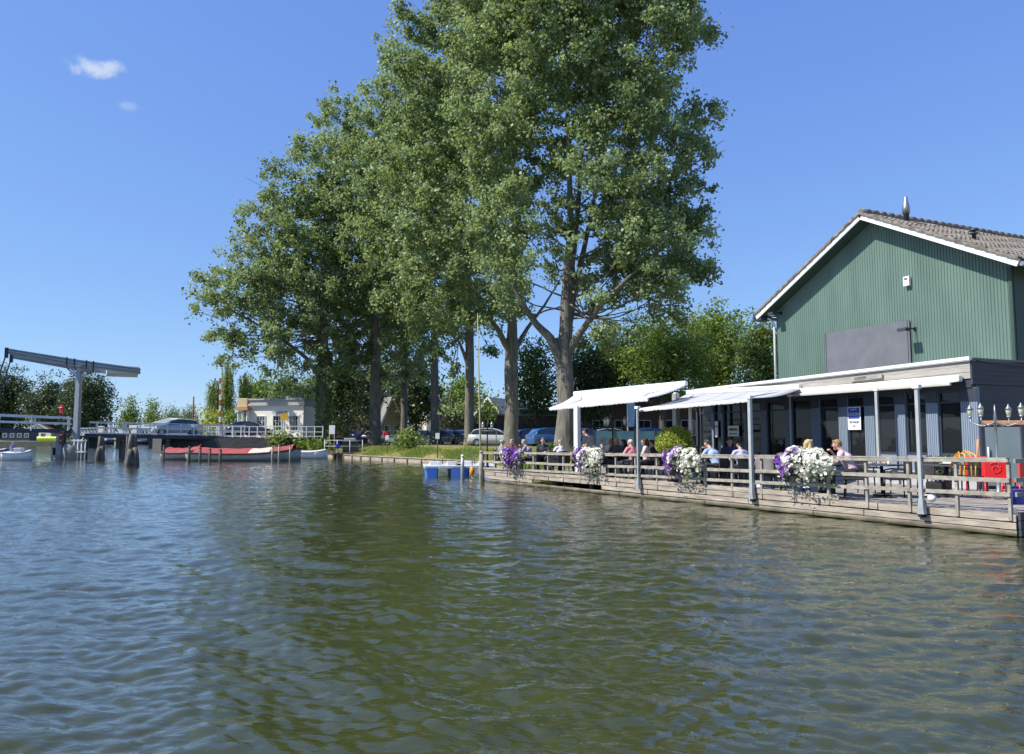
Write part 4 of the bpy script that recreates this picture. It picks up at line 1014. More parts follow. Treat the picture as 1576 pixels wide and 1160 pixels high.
# ================= PEOPLE =================
def meta_mesh(name, parts, vox, mtl, smooth=2):
    """parts: chains of (point, radius); union of tapered capsules, remeshed to one skin"""
    mb = MB()
    for ch in parts:
        if ch[0] == 'e':
            _, c, r3, rx = ch
            bm = bmesh.new(); bmesh.ops.create_icosphere(bm, subdivisions=3, radius=1)
            m = Matrix.Translation(c) @ Matrix.Rotation(rx, 4, 'X') @ Matrix.Diagonal((*r3, 1))
            vs = [m @ v.co for v in bm.verts]; fs = [[v.index for v in f.verts] for f in bm.faces]; bm.free(); mb.add(vs, fs)
            continue
        pts = [Vector(p) for p, _ in ch]; rs = [r_ for _, r_ in ch]
        for p, r_ in zip(pts, rs): mb.ball(p, r_, 12, 8)
        for i in range(len(pts)-1):
            if (pts[i+1]-pts[i]).length > 1e-4: mb.tube([pts[i], pts[i+1]], [rs[i], rs[i+1]], 12)
    me = bpy.data.meshes.new(name); me.from_pydata(mb.v, [], mb.f); o = bpy.data.objects.new(name, me); COL.objects.link(o)
    md = o.modifiers.new('r', 'REMESH'); md.mode = 'VOXEL'; md.voxel_size = vox; md.use_smooth_shade = True
    if smooth: s = o.modifiers.new('s', 'SMOOTH'); s.iterations = smooth; s.factor = .6
    bpy.context.view_layer.update()
    out = bpy.data.meshes.new_from_object(o.evaluated_get(bpy.context.evaluated_depsgraph_get())); bpy.data.objects.remove(o); bpy.data.meshes.remove(me)
    out.name = name; out.materials.clear(); out.materials.append(mtl); out.polygons.foreach_set('use_smooth', [True]*len(out.polygons)); return out
def hand(w, fwd, side, palm_n):
    """palm, four curled unequal fingers and a thumb, rooted at wrist w"""
    w = Vector(w); f = Vector(fwd).normalized(); n = Vector(palm_n).normalized(); s = f.cross(n).normalized()*side; out = []
    pc = w+f*.05; out.append([(w, .025), (w+f*.03, .028), (w+f*.075, .026)])
    for k, L in enumerate((.062, .072, .068, .054)):
        b = w+f*.082+s*(.029-.0195*k); c1 = b+f*L*.5+n*L*.12; c2 = c1+f*L*.3+n*L*.35; c3 = c2+f*L*.1+n*L*.3
        out.append([(w+f*.05+s*(.022-.015*k), .014), (b, .0105), (c1, .0095), (c2, .009), (c3, .0075)])
    out.append([(w+f*.02+s*.02, .014), (w+f*.05+s*.047+n*.01, .012), (w+f*.082+s*.05+n*.025, .010)])
    return out
def head_parts(hc, yaw=0, pitch=0):
    R_ = Matrix.Rotation(yaw, 3, 'Z') @ Matrix.Rotation(pitch, 3, 'X'); q = lambda x, y, z: hc+R_ @ Vector((x, y, z))
    P_ = [('e', hc+R_ @ Vector((0, -.008, .02)), (.073, .092, .085), pitch), [(q(0, .02, -.03), .062), (q(0, .035, -.075), .042)],
          [(q(-.0, .078, .008), .012), (q(0, .098, -.022), .016)], [(q(-.025, .072, .032), .014), (q(.025, .072, .032), .014)],
          [(q(-.022, .068, -.062), .016), (q(.022, .068, -.062), .016)], [(q(0, .066, -.095), .022), (q(0, .05, -.098), .028)]]
    for s in (-1, 1): P_ += [[(q(s*.074, -.01, .015), .011), (q(s*.08, -.016, -.01), .012), (q(s*.074, -.008, -.03), .009)], [(q(s*.045, .055, -.02), .026), (q(s*.04, .05, -.05), .022)]]
    return P_, R_, q
def make_person(nm, pose, hair='short'):
    """returns dict of shared meshes for one pose; origin on the floor under the hips, facing +Y"""
    seat = pose != 'stand' and pose != 'bend'
    if seat:
        lean = {'sit': .02, 'lean': .22, 'back': -.08}[pose]
        hip = Vector((0, 0, .56)); ch = Vector((0, lean*.55, .86)); nk = Vector((0, lean, 1.06)); hc = Vector((0, lean+.05, 1.22))
        if pose == 'lean': hc = Vector((0, lean+.10, 1.19)); nk.z = 1.03
        hz = .55; legs = [[((s*.09, 0, hz), .085), ((s*.13, .22, hz+.01), .075), ((s*.14, .44, hz-.02), .057), ((s*.14, .45, .28), .05), ((s*.14, .42, .09), .034)] for s in (-1, 1)]
        feet = [[((s*.14, .40, .045), .038), ((s*.15, .56, .035), .032)] for s in (-1, 1)]
    else:
        b = .5 if pose == 'bend' else 0
        hip = Vector((0, 0, .95)); ch = Vector((0, math.sin(b)*.32, .95+math.cos(b)*.32)); nk = Vector((0, math.sin(b)*.52, .95+math.cos(b)*.52)); hc = nk+Vector((0, .06+.04*b, .16))
        legs = [[((s*.09, -.01, .92), .095), ((s*.10, .0, .7), .08), ((s*.10, .02, .5), .058), ((s*.10, -.01, .3), .055), ((s*.10, -.02, .09), .036)] for s in (-1, 1)]
        feet = [[((s*.10, -.03, .045), .038), ((s*.12, .13, .035), .032)] for s in (-1, 1)]
    sh = [nk+Vector((s*.175, -.0, -.055)) for s in (-1, 1)]
    if seat:
        el = [Vector((s*.26, sh[0].y+.10, .80)) for s in (-1, 1)]; wr = [Vector((s*.15, sh[0].y+.34, .80)) for s in (-1, 1)]
        if pose == 'lean': wr[1] = Vector((.08, hc.y+.12, 1.02))
    else:
        el = [Vector((s*.25, sh[0].y+.12, sh[0].z-.25)) for s in (-1, 1)]; wr = [Vector((s*.14, sh[0].y+.36, sh[0].z-.30)) for s in (-1, 1)]
    hp, R_, q = head_parts(hc, 0, -.15 if pose in ('lean', 'bend') else 0)
    body = hp+[[(hc+Vector((0, -.02, -.05)), .052), (nk, .055), (nk-Vector((0, 0, .05)), .07)]]
    tors = [[(hip, .12), (hip.lerp(ch, .5), .115), (ch, .135), (nk-Vector((0, 0, .07)), .10)], [(hip+Vector((-.07, 0, 0)), .10), (hip+Vector((.07, 0, 0)), .10)], [(ch+Vector((-.07, 0, .02)), .115), (ch+Vector((.07, 0, .02)), .115)],
            [(sh[0], .058), (nk-Vector((0, 0, .02)), .06), (sh[1], .058)]]
    arms = [[(sh[i], .055), (sh[i].lerp(el[i], .5), .047), (el[i], .040), (el[i].lerp(wr[i], .5), .036), (wr[i], .025)] for i in (0, 1)]
    slim = lambda chs, f: [[(p, r_*f) for p, r_ in c] for c in chs]
    body += slim(tors, .93)+slim(arms, .97)+slim(legs, .93)+slim(feet, .8)
    for i, s in ((0, -1), (1, 1)): body += hand(wr[i], (wr[i]-el[i]).normalized()+Vector((-s*.2, .2, 0)), -s, (0, 0, -1))
    d = {'body': meta_mesh('body', body, .0085, M['skin'], 1)}
    slv = [[(sh[i], .062), (sh[i].lerp(el[i], .5), .056), (sh[i].lerp(el[i], .92), .052)] for i in (0, 1)]
    d['shirt'] = meta_mesh('shirt', slim(tors, 1.07)+slv, .016, M['cloth'], 2)
    d['trousers'] = meta_mesh('trousers', [[(hip+Vector((-.06, 0, -.0)), .125), (hip+Vector((.06, 0, -.0)), .125)]]+[[(p, r_*1.16) for p, r_ in c] for c in legs], .018, M['cloth'], 2)
    d['shoes'] = meta_mesh('shoes', [[(p, r_*1.12) for p, r_ in c] for c in feet], .014, M['rubber'], 1)
    H = {'short': [('e', q(0, -.02, .035), (.082, .092, .083), 0), [(q(0, -.085, -.01), .04), (q(0, -.075, -.045), .03)], [(q(-.04, .05, .078), .03), (q(.04, .05, .078), .03)]],
         'long': [('e', q(0, -.022, .035), (.088, .098, .088), 0), [(q(0, -.09, 0), .06), (q(0, -.10, -.10), .06), (q(0, -.085, -.17), .045)], [(q(-.075, -.02, 0), .03), (q(-.085, -.03, -.12), .035)], [(q(.075, -.02, 0), .03), (q(.085, -.03, -.12), .035)], [(q(-.04, .05, .082), .032), (q(.04, .05, .082), .032)]],
         'thin': [('e', q(0, -.034, .018), (.081, .088, .078), 0)]}
    for k, v in H.items(): d['hair_'+k] = meta_mesh('hair', v, .013, M['hair'], 1)
    e = MB()
    d['eyes'] = [MB().ball(q(s*.031, .071, .012), .0125, 8, 6) for s in (-1, 1)]
    d['mouth'] = MB().ball(q(0, .082, -.058), .02, 10, 6, (1, .3, .3))
    return d
PM = {k: make_person(k, k) for k in ('sit', 'lean', 'bend')}
for k, d in PM.items():
    t0 = bpy.data.objects  # meshes for eyes and mouth shared too
    for i in (0, 1): o = d['eyes'][i].build('eye', M['eye']); d['eyes'][i] = o.data; bpy.data.objects.remove(o)
    o = d['mouth'].build('mouth', M['lip']); d['mouth'] = o.data; bpy.data.objects.remove(o)
def person(label, loc, rz, pose='sit', hair='short', shirt=(.5, .5, .5), hairc=(.05, .03, .02), trou=(.03, .035, .05), sc=1.0, group=None):
    t = thing('person', label, 'person', loc, rz, group); t.scale = (sc,)*3; d = PM[pose]
    def ch(nm, me, c=None, par=None):
        o = bpy.data.objects.new(nm, me); link(o, par or t)
        if c: o.color = (*c, 1)
        return o
    b = ch('body', d['body']); ch('shirt', d['shirt'], shirt); ch('trousers', d['trousers'], trou); ch('shoes', d['shoes']); ch('hair', d['hair_'+hair], hairc)
    for i in (0, 1): ch('eye', d['eyes'][i], par=b)
    ch('mouth', d['mouth'], par=b)
    return t

# ================= FURNITURE =================
def make_chair(label, loc, rz):
    t = thing('terrace_chair', label, 'chair', loc, rz, 'black wicker chairs on the terrace')   # faces +Y
    mb = MB(); mb.box((0, 0, .44), (.48, .46, .06), bev=.02); mb.build('seat', M['wicker'], t)
    mb = MB(); mb.loft([[(x, -.22-.03*(1-abs(x)/.24)-y0, z) for x, z in zip((-.24, -.12, 0, .12, .24, .24, .12, 0, -.12, -.24), (z0, z0, z0, z0, z0, z1, z1+.03, z1+.04, z1+.03, z1))] for y0, z0, z1 in ((0, .47, .84), (.035, .47, .84))]); mb.build('backrest', M['wicker'], t)
    for x in (-.21, .21):
        for y in (-.2, .2): mb = MB(); mb.tube([(x, y, .42), (x*1.05, y*1.08, 0)], [.018, .014], 8); mb.build('leg', M['black'], t)
        mb = MB(); mb.tube([(x*1.1, -.22, .64), (x*1.12, .05, .65), (x*1.1, .2, .62), (x, .2, .44)], .02, 8); mb.build('armrest', M['wicker'], t)
    return t
def make_table(label, loc, rz, items=True):
    t = thing('terrace_table', label, 'table', loc, rz, 'tables on the terrace')
    mb = MB(); mb.box((0, 0, .735), (.75, .75, .03), bev=.008); mb.build('top', M['slate_side'], t)
    mb = MB(); mb.tube([(0, 0, .72), (0, 0, .06)], .035, 10); mb.build('column', M['black'], t)
    mb = MB(); mb.box((0, 0, .03), (.46, .07, .04), bev=.01); mb.box((0, 0, .032), (.07, .46, .036), bev=.01); mb.build('base', M['black'], t)
    return t
def glass_on(loc, k, label, group='drinks on the terrace tables'):
    t = thing('drinking_glass', label, 'glass', loc, 0, group); mb = MB(); mb.lathe((0, 0, 0), [(.028, 0), (.03, .01), (.036, .14), (.033, .14), (.028, .015)], 12)
    mb.build('tumbler', M['clearglass'], t); mb = MB(); mb.lathe((0, 0, .012), [(.026, 0), (.031, .10)], 12); mb.build('drink', M[('juice', 'beer', 'cola')[k % 3]], t)
M['clearglass'] = mat('clear_drinking_glass', (.7, .75, .75), .08, .03, 3); M['juice'] = mat('orange_juice', (.7, .3, .03), .3, .05, 3); M['beer'] = mat('beer', (.6, .35, .05), .3, .05, 3); M['cola'] = mat('cola', (.05, .02, .01), .2, .05, 3)

def PD(px, Y, z=DZ, smin=.82):
    while True:   # stand at least smin behind the water edge of the deck
        p = P(px, HOR, Y); v = Vector((p.x, Y, 0))-DA
        if v.dot(DN) >= smin: return Vector((p.x, Y, z))
        Y += .1
# people: (label, px, Y, heading towards (degrees from +Y, + = left), pose, hair style, shirt, hair colour)
PEOPLE = [
 ('person in a grey shirt seated at the far left end of the terrace', 771, 29.0, -80, 'sit', 'thin', (.30, .28, .29), (.5, .45, .4)),
 ('grey haired person in a lilac top bending over the table behind the first flower box', 818, 27.5, 70, 'lean', 'short', (.34, .30, .42), (.42, .38, .32)),
 ('auburn haired person facing the water behind the second table', 836, 29.2, 170, 'sit', 'short', (.03, .04, .04), (.30, .11, .04)),
 ('grey haired person in a white shirt seen from behind with blue beside', 863, 27.2, 20, 'sit', 'short', (.75, .76, .80), (.35, .33, .31)),
 ('fair faced person peeping over the second flower box', 925, 26.0, -95, 'sit', 'short', (.55, .5, .45), (.5, .36, .2)),
 ('blonde person between the lamp post and the dark haired guest', 949, 27.0, 160, 'sit', 'long', (.10, .09, .09), (.55, .40, .16)),
 ('dark haired person in black looking left near the golden bush', 962, 27.6, 100, 'sit', 'long', (.03, .02, .03), (.03, .015, .01)),
 ('white haired person in a pink shirt seen from behind', 972, 24.4, 35, 'sit', 'thin', (.78, .30, .33), (.62, .58, .54)),
 ('dark haired person in a pale pink top facing left beside the pole', 995, 24.2, 75, 'sit', 'long', (.72, .52, .52), (.05, .025, .02)),
 ('dark haired person half hidden by the pale pink one', 1006, 25.2, 60, 'sit', 'short', (.05, .03, .04), (.03, .02, .015)),
 ('curly blonde person in dark clothes looking right over the third flower box', 1088, 22.0, -75, 'sit', 'long', (.03, .03, .05), (.36, .21, .08)),
 ('dark haired person in a sky blue shirt leaning left', 1103, 20.6, 35, 'lean', 'short', (.38, .50, .75), (.05, .045, .045)),
 ('black haired person in a pale lavender shirt seen from behind', 1140, 20.2, 10, 'sit', 'short', (.55, .52, .68), (.015, .012, .012)),
 ('blonde person in a white blouse in profile above the largest flower box', 1241, 18.0, -80, 'sit', 'long', (.72, .74, .78), (.62, .44, .20)),
 ('fair haired person in a rose shirt resting an arm on the railing', 1311, 16.3, 62, 'lean', 'short', (.78, .50, .56), (.36, .22, .08)),
 ('grey haired person half hidden behind the left side of the second flower box', 901, 27.4, 60, 'sit', 'thin', (.45, .44, .46), (.45, .43, .40)),
 ('light haired person in a cream top just left of the lamp post', 937, 28.2, -60, 'sit', 'short', (.62, .57, .46), (.50, .38, .20)),
 ('dark haired person in a navy top facing the water between the blue and lavender shirts', 1122, 22.4, 175, 'sit', 'short', (.04, .05, .12), (.04, .03, .02)),
 ('grey haired person in a maroon top behind the first flower box', 789, 30.4, 150, 'sit', 'short', (.20, .04, .06), (.40, .38, .36)),
]
for i, (lb, px, Y, hd, pose, hr, sh, hc) in enumerate(PEOPLE):
    loc = PD(px, Y); person(lb, loc, R(hd), pose, hr, sh, hc, group='guests seated on the terrace', sc=.97+.05*((i*7) % 3)/2)
w_ = person('waiter in a beige top and dark red apron bending over a table', PD(914, 25.6), R(60), 'bend', 'short', (.42, .36, .27), (.03, .02, .015), (.03, .03, .035), 1.0)
mb = MB(); mb.loft([[(math.sin(a)*.15, math.cos(a)*.135, z) for a in (-1.3, -.8, -.3, .3, .8, 1.3)] for z in (.55, .8, 1.02)], closed=False, cap=False); o = mb.build('apron', mat('dark_red_cloth', (.22, .02, .05), .8, .1, 8), w_, fix=False)
for i, (lb, px, Y, hd, *_r) in enumerate(PEOPLE):
    ref = lb.split(' person ')[0]; f = lb.split(' person ')[-1] if ref else ''
    who = {0: 'the guest at the far left end', 1: 'the lilac dressed guest', 2: 'the auburn haired guest', 3: 'the guest in the white shirt', 4: 'the fair guest by the second flower box', 5: 'the blonde guest by the lamp post', 6: 'the guest in black near the bush', 7: 'the guest in the pink shirt', 8: 'the guest in the pale pink top', 9: 'the half hidden dark haired guest', 10: 'the curly blonde guest', 11: 'the guest in the sky blue shirt', 12: 'the guest in the lavender shirt', 13: 'the blonde guest in the white blouse', 14: 'the guest in the rose shirt', 15: 'the grey haired guest left of the second flower box', 16: 'the guest in the cream top', 17: 'the guest in the navy top', 18: 'the guest in the maroon top'}[i]
    a = R(hd); loc = PD(px, Y)+Vector((math.sin(a)*.03, -math.cos(a)*.03, 0))
    make_chair('black wicker chair under '+who, loc, a)
TB = [(795, 28.3, 'small dark table at the far left end of the terrace'), (848, 28.4, 'dark table between the auburn haired and white shirted guests'), (937, 26.6, 'dark table the waiter is bending over'), (983, 25.2, 'dark table between the pink shirted and pale pink guests'),
      (1120, 21.3, 'dark table shared by the curly blonde and the blue shirted guests'), (1272, 17.3, 'dark table between the white blouse and the rose shirt'), (1200, 19.2, 'empty dark table behind the thin grey pole'), (1355, 17.6, 'empty dark table right of the rose shirt'), (1455, 17.3, 'dark table with a white tray near the right end')]
for i, (px, Y, lb) in enumerate(TB):
    make_table(lb, PD(px, Y), RZD)
    if i not in (8,):
        for k_, (dx, dy) in enumerate(((-.2, .12), (.18, .2))):
            pt = thing('plate', ('left' if k_ == 0 else 'right')+' white plate on the '+lb.replace('small ', '').replace('empty ', '').replace('the curly blonde and the blue shirted guests', 'curly blonde and blue shirted guests'), 'plate', PD(px, Y, DZ+.75)+Vector((dx, dy, 0)), 0, 'plates on the terrace tables'); mb = MB(); mb.lathe((0, 0, 0), [(.06, 0), (.115, .015), (.12, .018), (.06, .006), (.001, .006)], 18); mb.build('dish', M['white_clean'], pt); mb = MB(); mb.ball((0, 0, .02), .05, 10, 6, (1, .8, .5)); mb.build('food', M['juice' if k_ else 'beige'], pt)
        short = lb.replace('small ', '').replace('empty ', '')
        glass_on(PD(px, Y, DZ+.75)+Vector((.12, -.1, 0)), i, 'tall filled glass on the '+short.replace('the curly blonde and the blue shirted guests', 'curly blonde and blue shirted guests'))
for i, (px, Y, hd, lb) in enumerate([(1187, 18.6, -60, 'black wicker chair with a grey jacket over its back'), (1222, 19.9, 150, 'empty black wicker chair behind the blonde guest'), (1337, 18.5, -90, 'empty black wicker chair left of the empty right hand table'), (1378, 17.2, 80, 'empty black wicker chair right of the empty right hand table'),
                                     (1430, 18.2, -60, 'empty black wicker chair behind the table with the white tray'), (1482, 17.9, 90, 'empty black wicker chair at the foot of the last pillar'), (1155, 22.3, 180, 'empty black wicker chair behind the pale pole'), (855, 27.2, 0, 'black wicker chair beside the white shirted guest')]):
    make_chair(lb, PD(px, Y), R(hd))
t = thing('jacket', 'grey jacket thrown over the back of a wicker chair', 'jacket', PD(1187, 18.6)+Vector((0, 0, 0)), R(-60))
mb = MB(); mb.loft([[(x*(.25+.04*z_), -.25+y+.02*math.sin(x*7+z*9), z) for x, y in ((-1, -.02), (-.4, -.07), (.3, -.06), (1, -.03), (1, .06), (.2, .07), (-.5, .06), (-1, .05))] for z, z_ in ((.46, .8), (.6, .5), (.78, .2), (.9, 0), (.93, -1.5))], smooth=True); mb.build('cloth', M['cloth'], t, color=(.22, .21, .20, 1))
mb = MB(); mb.tube([(-.24, -.24, .88), (-.33, -.2, .7), (-.36, -.16, .5)], [.05, .055, .04], 8); mb.build('sleeve', M['cloth'], t, color=(.22, .21, .20, 1))
t = thing('serving_tray', 'white oval tray standing on the table near the right end', 'tray', PD(1462, 17.1, DZ+.75), RZD)
mb = MB(); mb.lathe((0, 0, 0), [(.17, 0), (.26, .035), (.27, .04), (.16, .012), (.001, .01)], 20, sx=1, sy=.75); mb.build('dish', M['white_clean'], t)
mb = MB(); mb.lathe((0, 0, .012), [(.2, 0), (.17, .07), (.08, .11), (.001, .12)], 16, sx=1, sy=.75); mb.build('napkin_pile', M['canvas'], t)

# ---- flower boxes ----
def flower_box(label, px, half, seed, vf, vph=3.4):
    a = tD(px); r = np.random.default_rng(seed); t = thing('flower_box', label, 'flower box', D(a, -.22, rtop(a)), RZD+math.pi, 'flower boxes hung on the terrace railing')
    Ld = half
    mb = MB(); mb.loft([[(x*Ld*.85*f, y*.13*f, z) for x, y in ((-1, -1), (1, -1), (1, 1), (-1, 1))] for z, f in ((-.42, .62), (-.24, .76))]); mb.build('planter', M['wicker'], t)
    for x in (-.5, .5): mb = MB(); mb.tube([(x*Ld, .13, -.35), (x*Ld, .16, .06), (x*Ld, .05, .06)], .012, 6); mb.build('hook', M['black'], t)
    n = int(2600*Ld); th = r.uniform(0, 6.28, n); u = r.uniform(-1, 1, n)
    def cloud(n, rz0, rz1, q0=.6):
        x = r.uniform(-1, 1, n)*1.0; ph = r.uniform(0, 6.28, n); q = q0+(1-q0)*r.uniform(0, 1, n)
        env = np.sqrt(np.clip(1-np.abs(x)**2.4, 0, 1))*(1+.16*np.sin(x*6+ph*2+seed)+.10*np.sin(ph*5+x*9)); amp = .25+.06*np.sin(x*7+seed)
        return np.stack([x*Ld*1.08, -.05+np.cos(ph)*q*amp*env*1.0, -.09+np.sin(ph)*q*(.31*env)+.05*np.sin(x*8+seed)], 1), np.stack([x*.3, np.cos(ph), np.sin(ph)], 1)
    C, N = cloud(int(1300*Ld), 0, 1, .2); trail = r.uniform(0, 1, len(C)) < .30
    C[trail, 2] -= r.uniform(.12, .50, trail.sum())*(.5+.5*np.abs(np.sin(C[trail, 0]*9+seed))); C[trail, 1] = np.minimum(C[trail, 1], -.08)
    keep = np.where(trail, True, N[:, 0] > -9); Cc = C.copy(); Cc[~trail] = (C[~trail]-np.array([0, -.05, -.09]))*.86+np.array([0, -.05, -.09]); C = Cc
    leaves_mesh('foliage', C, r.uniform(.04, .08, len(C)), M['leaf_mid'], t, None, .2, .7, r)
    # flowers: shallow five lobed funnels
    def blooms(nm, mt, sel, k):
        C, N = cloud(int(k*Ld), 0, 1, .90)
        keep = sel(C) & ~((N[:, 1] > .5)); C, N = C[keep], N[keep]; C[:, 2] -= np.where((r.uniform(0, 1, len(C)) < .12) & (N[:, 1] < -.2), r.uniform(.1, .3, len(C)), 0)
        Vt, Ft, T = [], [], []; 
        for c, nn in zip(C, N):
            nn = Vector(nn)+Vector(r.normal(0, .35, 3)); nn.normalize(); x = nn.orthogonal().normalized(); y = nn.cross(x); s = r.uniform(.036, .056); b = len(Vt); Vt.append(tuple(Vector(c)-nn*.012)); tn = r.uniform(0, 1)
            for j in range(10):
                q = s*(1.0 if j % 2 else .74); an = 2*math.pi*j/10; Vt.append(tuple(Vector(c)+x*math.cos(an)*q+y*math.sin(an)*q+nn*(.012 if j % 2 else .006)))
            for j in range(0, 10, 2): Ft.append((b, b+1+j, b+1+(j+1) % 10, b+1+(j+2) % 10)); T.append(tn)
        if len(Ft): o = np_mesh(nm, Vt, Ft, mt, t, T); o['kind'] = 'stuff'
    wave = lambda C: np.sin(C[:, 0]/Ld*1.8+vph)+.35*np.sin(C[:, 2]*16+C[:, 0]*5)
    blooms('violet_flowers', M['petunia_v'], lambda C: (wave(C)+r.normal(0, .4, len(C)) > vf+.15), 1500)
    blooms('white_flowers', M['petunia_w'], lambda C: (wave(C)+r.normal(0, .3, len(C)) <= vf+.1) & (np.sin(C[:, 0]*21+seed)*np.sin(C[:, 2]*17) > -.62), 1700)
    blooms('lilac_flowers', M['petunia_l'], lambda C: (np.abs(wave(C)-vf) < .55), 700)
flower_box('flower box of mostly lilac and violet petunias, farthest along the railing', 797, .60, 1, .1, 1.2)
flower_box('flower box of lilac and white petunias in front of the waiter', 915, .66, 2, .2)
flower_box('flower box of white and deep violet petunias below the golden bush', 1059, .64, 3, .25)
flower_box('largest and nearest flower box, white petunias with violet on its left', 1247, .72, 4, .45)

# golden bush in a pot
def golden_bush():
    t = thing('potted_bush', 'round golden green bush in a dark pot on the terrace', 'bush', PD(1037, 22.3)); r = np.random.default_rng(8)
    mb = MB(); mb.lathe((0, 0, 0), [(.2, 0), (.27, .65), (.3, .7), (.26, .7), (.24, .62)], 18); mb.build('pot', M['slate'], t)
    n = 5200; d = r.normal(size=(n, 3)); d /= np.linalg.norm(d, axis=1, keepdims=True); q = r.uniform(.2, 1, n)**.5; C = d*q[:, None]*np.array([.58, .56, .52])*(1+.12*np.sin(d[:, :1]*7)*np.cos(d[:, 2:]*6))+np.array([0, 0, 1.2])
    leaves_mesh('foliage', C, r.uniform(.05, .1, n), M['leaf_gold'], t, None, .2, .6, r, .2, d*.6); mb = MB(); limb(mb, [(0, 0, .6), (.02, 0, .9), (0, 0, 1.3)], .04, .015, 6); mb.build('stem', M['bark_dark'], t)
golden_bush()
def shrub_pot(label, px, Y, h, lm='leaf_mid'):
    t = thing('potted_plant', label, 'plant', PD(px, Y), 0, 'potted plants on the terrace'); r = np.random.default_rng(int(px)); mb = MB(); mb.lathe((0, 0, 0), [(.15, 0), (.2, .35), (.17, .35)], 14); mb.build('pot', M['slate'], t)
    n = 1200; C = np.stack([r.normal(0, .16, n), r.normal(0, .16, n), .35+r.uniform(0, 1, n)*(h-.35)], 1); leaves_mesh('foliage', C, r.uniform(.05, .11, n), M[lm], t, None, .1, .5, r, .4)
shrub_pot('dark green potted plant between two seated guests near the left end', 846, 30.5, 1.15); shrub_pot('low dark plant at the foot of the dining room windows', 1448, 19.2, .9, 'leaf_dark')

# ---- lanterns ----
def lantern(mbm, mbg, c):
    c = Vector(c); mbg.lathe(c, [(.04, .0), (.06, .14), (.06, .15)], 8); mbm.lathe(c+Vector((0, 0, .15)), [(.08, 0), (.05, .05), (.018, .09), (.01, .13)], 8); mbm.lathe(c+Vector((0, 0, -.05)), [(.02, 0), (.055, .05)], 8)
def lamp_post(label, px, Y, h, arms, grp='ornamental lamp posts', spread=.42, m='black', ang=0):
    t = thing('lamp_post', label, 'lamp post', PD(px, Y) if Y < 33 else PD(px, Y, 1.0), ang, grp)
    mb = MB(); mb.lathe((0, 0, 0), [(.11, 0), (.1, .12), (.05, .2), (.04, .7), (.055, .74), (.032, .8), (.026, h-.3), (.04, h-.28), (.02, h-.1), (.01, h+.06)], 12); mb.build('column', M[m], t)
    for k in range(arms):
        a = 2*math.pi*k/arms; d = Vector((math.cos(a), math.sin(a), 0)); mb = MB()
        mb.tube([Vector((0, 0, h-.34)), d*spread*.5+Vector((0, 0, h-.42)), d*spread+Vector((0, 0, h-.34)), d*spread+Vector((0, 0, h-.24))], .014, 7); arm = mb.build('arm', M[m], t)
        a1, a2 = MB(), MB(); lantern(a1, a2, d*spread+Vector((0, 0, h-.19))); a1.build('lantern_cap', M['zinc'], arm); a2.build('lantern_glass', M['lampglass'], arm)
lamp_post('white armed lamp post with several lanterns at the right edge', 1533, 16.8, 2.05, 4, spread=.55, m='zinc', ang=.5)
lamp_post('black lamp post with three lanterns left of the middle awning pole', 943, 25.8, 2.0, 3)
lamp_post('pair of lanterns on a post at the far left end of the terrace', 750, 30.2, 1.95, 2, spread=.19)

# ---- red chairs, bucket, hose at the right end ----
def red_chair(label, px, Y, rz):
    t = thing('red_chair', label, 'chair', PD(px, Y), rz, 'red chairs at the right end of the terrace')
    mb = MB(); mb.box((0, 0, .43), (.46, .44, .035), bev=.012); mb.build('seat', M['redplastic'], t)
    mb = MB(); mb.box((0, -.22, .68), (.46, .035, .46), bev=.015); b = mb.build('backrest', M['redplastic'], t)
    mb = MB()
    for k in range(14):
        a = k*.62; q = .02+.009*k; mb.tube([(math.cos(a)*q, -.245, .68+math.sin(a)*q), (math.cos(a+.62)*(q+.009), -.245, .68+math.sin(a+.62)*(q+.009))], .008, 6)
    mb.build('scroll', M['redplastic'], b)
    for x in (-.2, .2):
        for y in (-.19, .19): mb = MB(); mb.tube([(x, y, .42), (x*1.1, y*1.15, 0)], .016, 8); mb.build('leg', M['redplastic'], t)
red_chair('red chair with scroll back just left of the last railing post', 1522, 17.0, R(-10)); red_chair('red chair half cut by the right edge of the view', 1562, 16.6, R(20)); red_chair('red chair behind the orange straps', 1500, 18.3, R(150))
t = thing('bucket', 'blue bucket on the deck below the right railing', 'bucket', PD(1561, 15.6)); mb = MB(); mb.lathe((0, 0, 0), [(.12, 0), (.17, .3), (.18, .31), (.155, .3), (.115, .02)], 18); mb.build('pail', M['blue_deep'], t); mb = MB(); mb.tube([(-.17, 0, .29), (-.12, .05, .42), (0, .07, .47), (.12, .05, .42), (.17, 0, .29)], .006, 6); mb.build('handle', M['zinc'], t)
t = thing('strap_bundle', 'orange and yellow straps thrown over the railing near its right end', 'straps', D(.95, .05, 1.39), RZD)
for k in range(4):
    r_ = random.Random(k); mb = MB(); pts = [(-.35+.1*k+.05*r_.random(), .15, -.25-.1*r_.random()), (-.28+.1*k, .05, .06), (-.1+.06*k, -.05, .09+.08*r_.random()), (.1+.03*k, -.09, .03), (.16+.05*k, -.13, -.12-.1*r_.random())]
    mb.tube(pts, .012, 6); mb.build('strap', M['orange' if k % 2 else 'yellow'], t)
mb = MB(); mb.tube([(-.32, .1, -.1), (-.36, .1, .36)], .018, 8); mb.build('handle', M['orange'], t)
t = thing('tool_box', 'black bag leaning on the plinth beside the grey pole', 'bag', PD(1437, 17.6), RZD); mb = MB(); mb.box((0, 0, .18), (.4, .2, .34), bev=.05); mb.build('body', M['rubber'], t); mb = MB(); mb.tube([(-.1, 0, .34), (-.06, 0, .43), (.06, 0, .43), (.1, 0, .34)], .012, 6); mb.build('handle', M['black'], t)
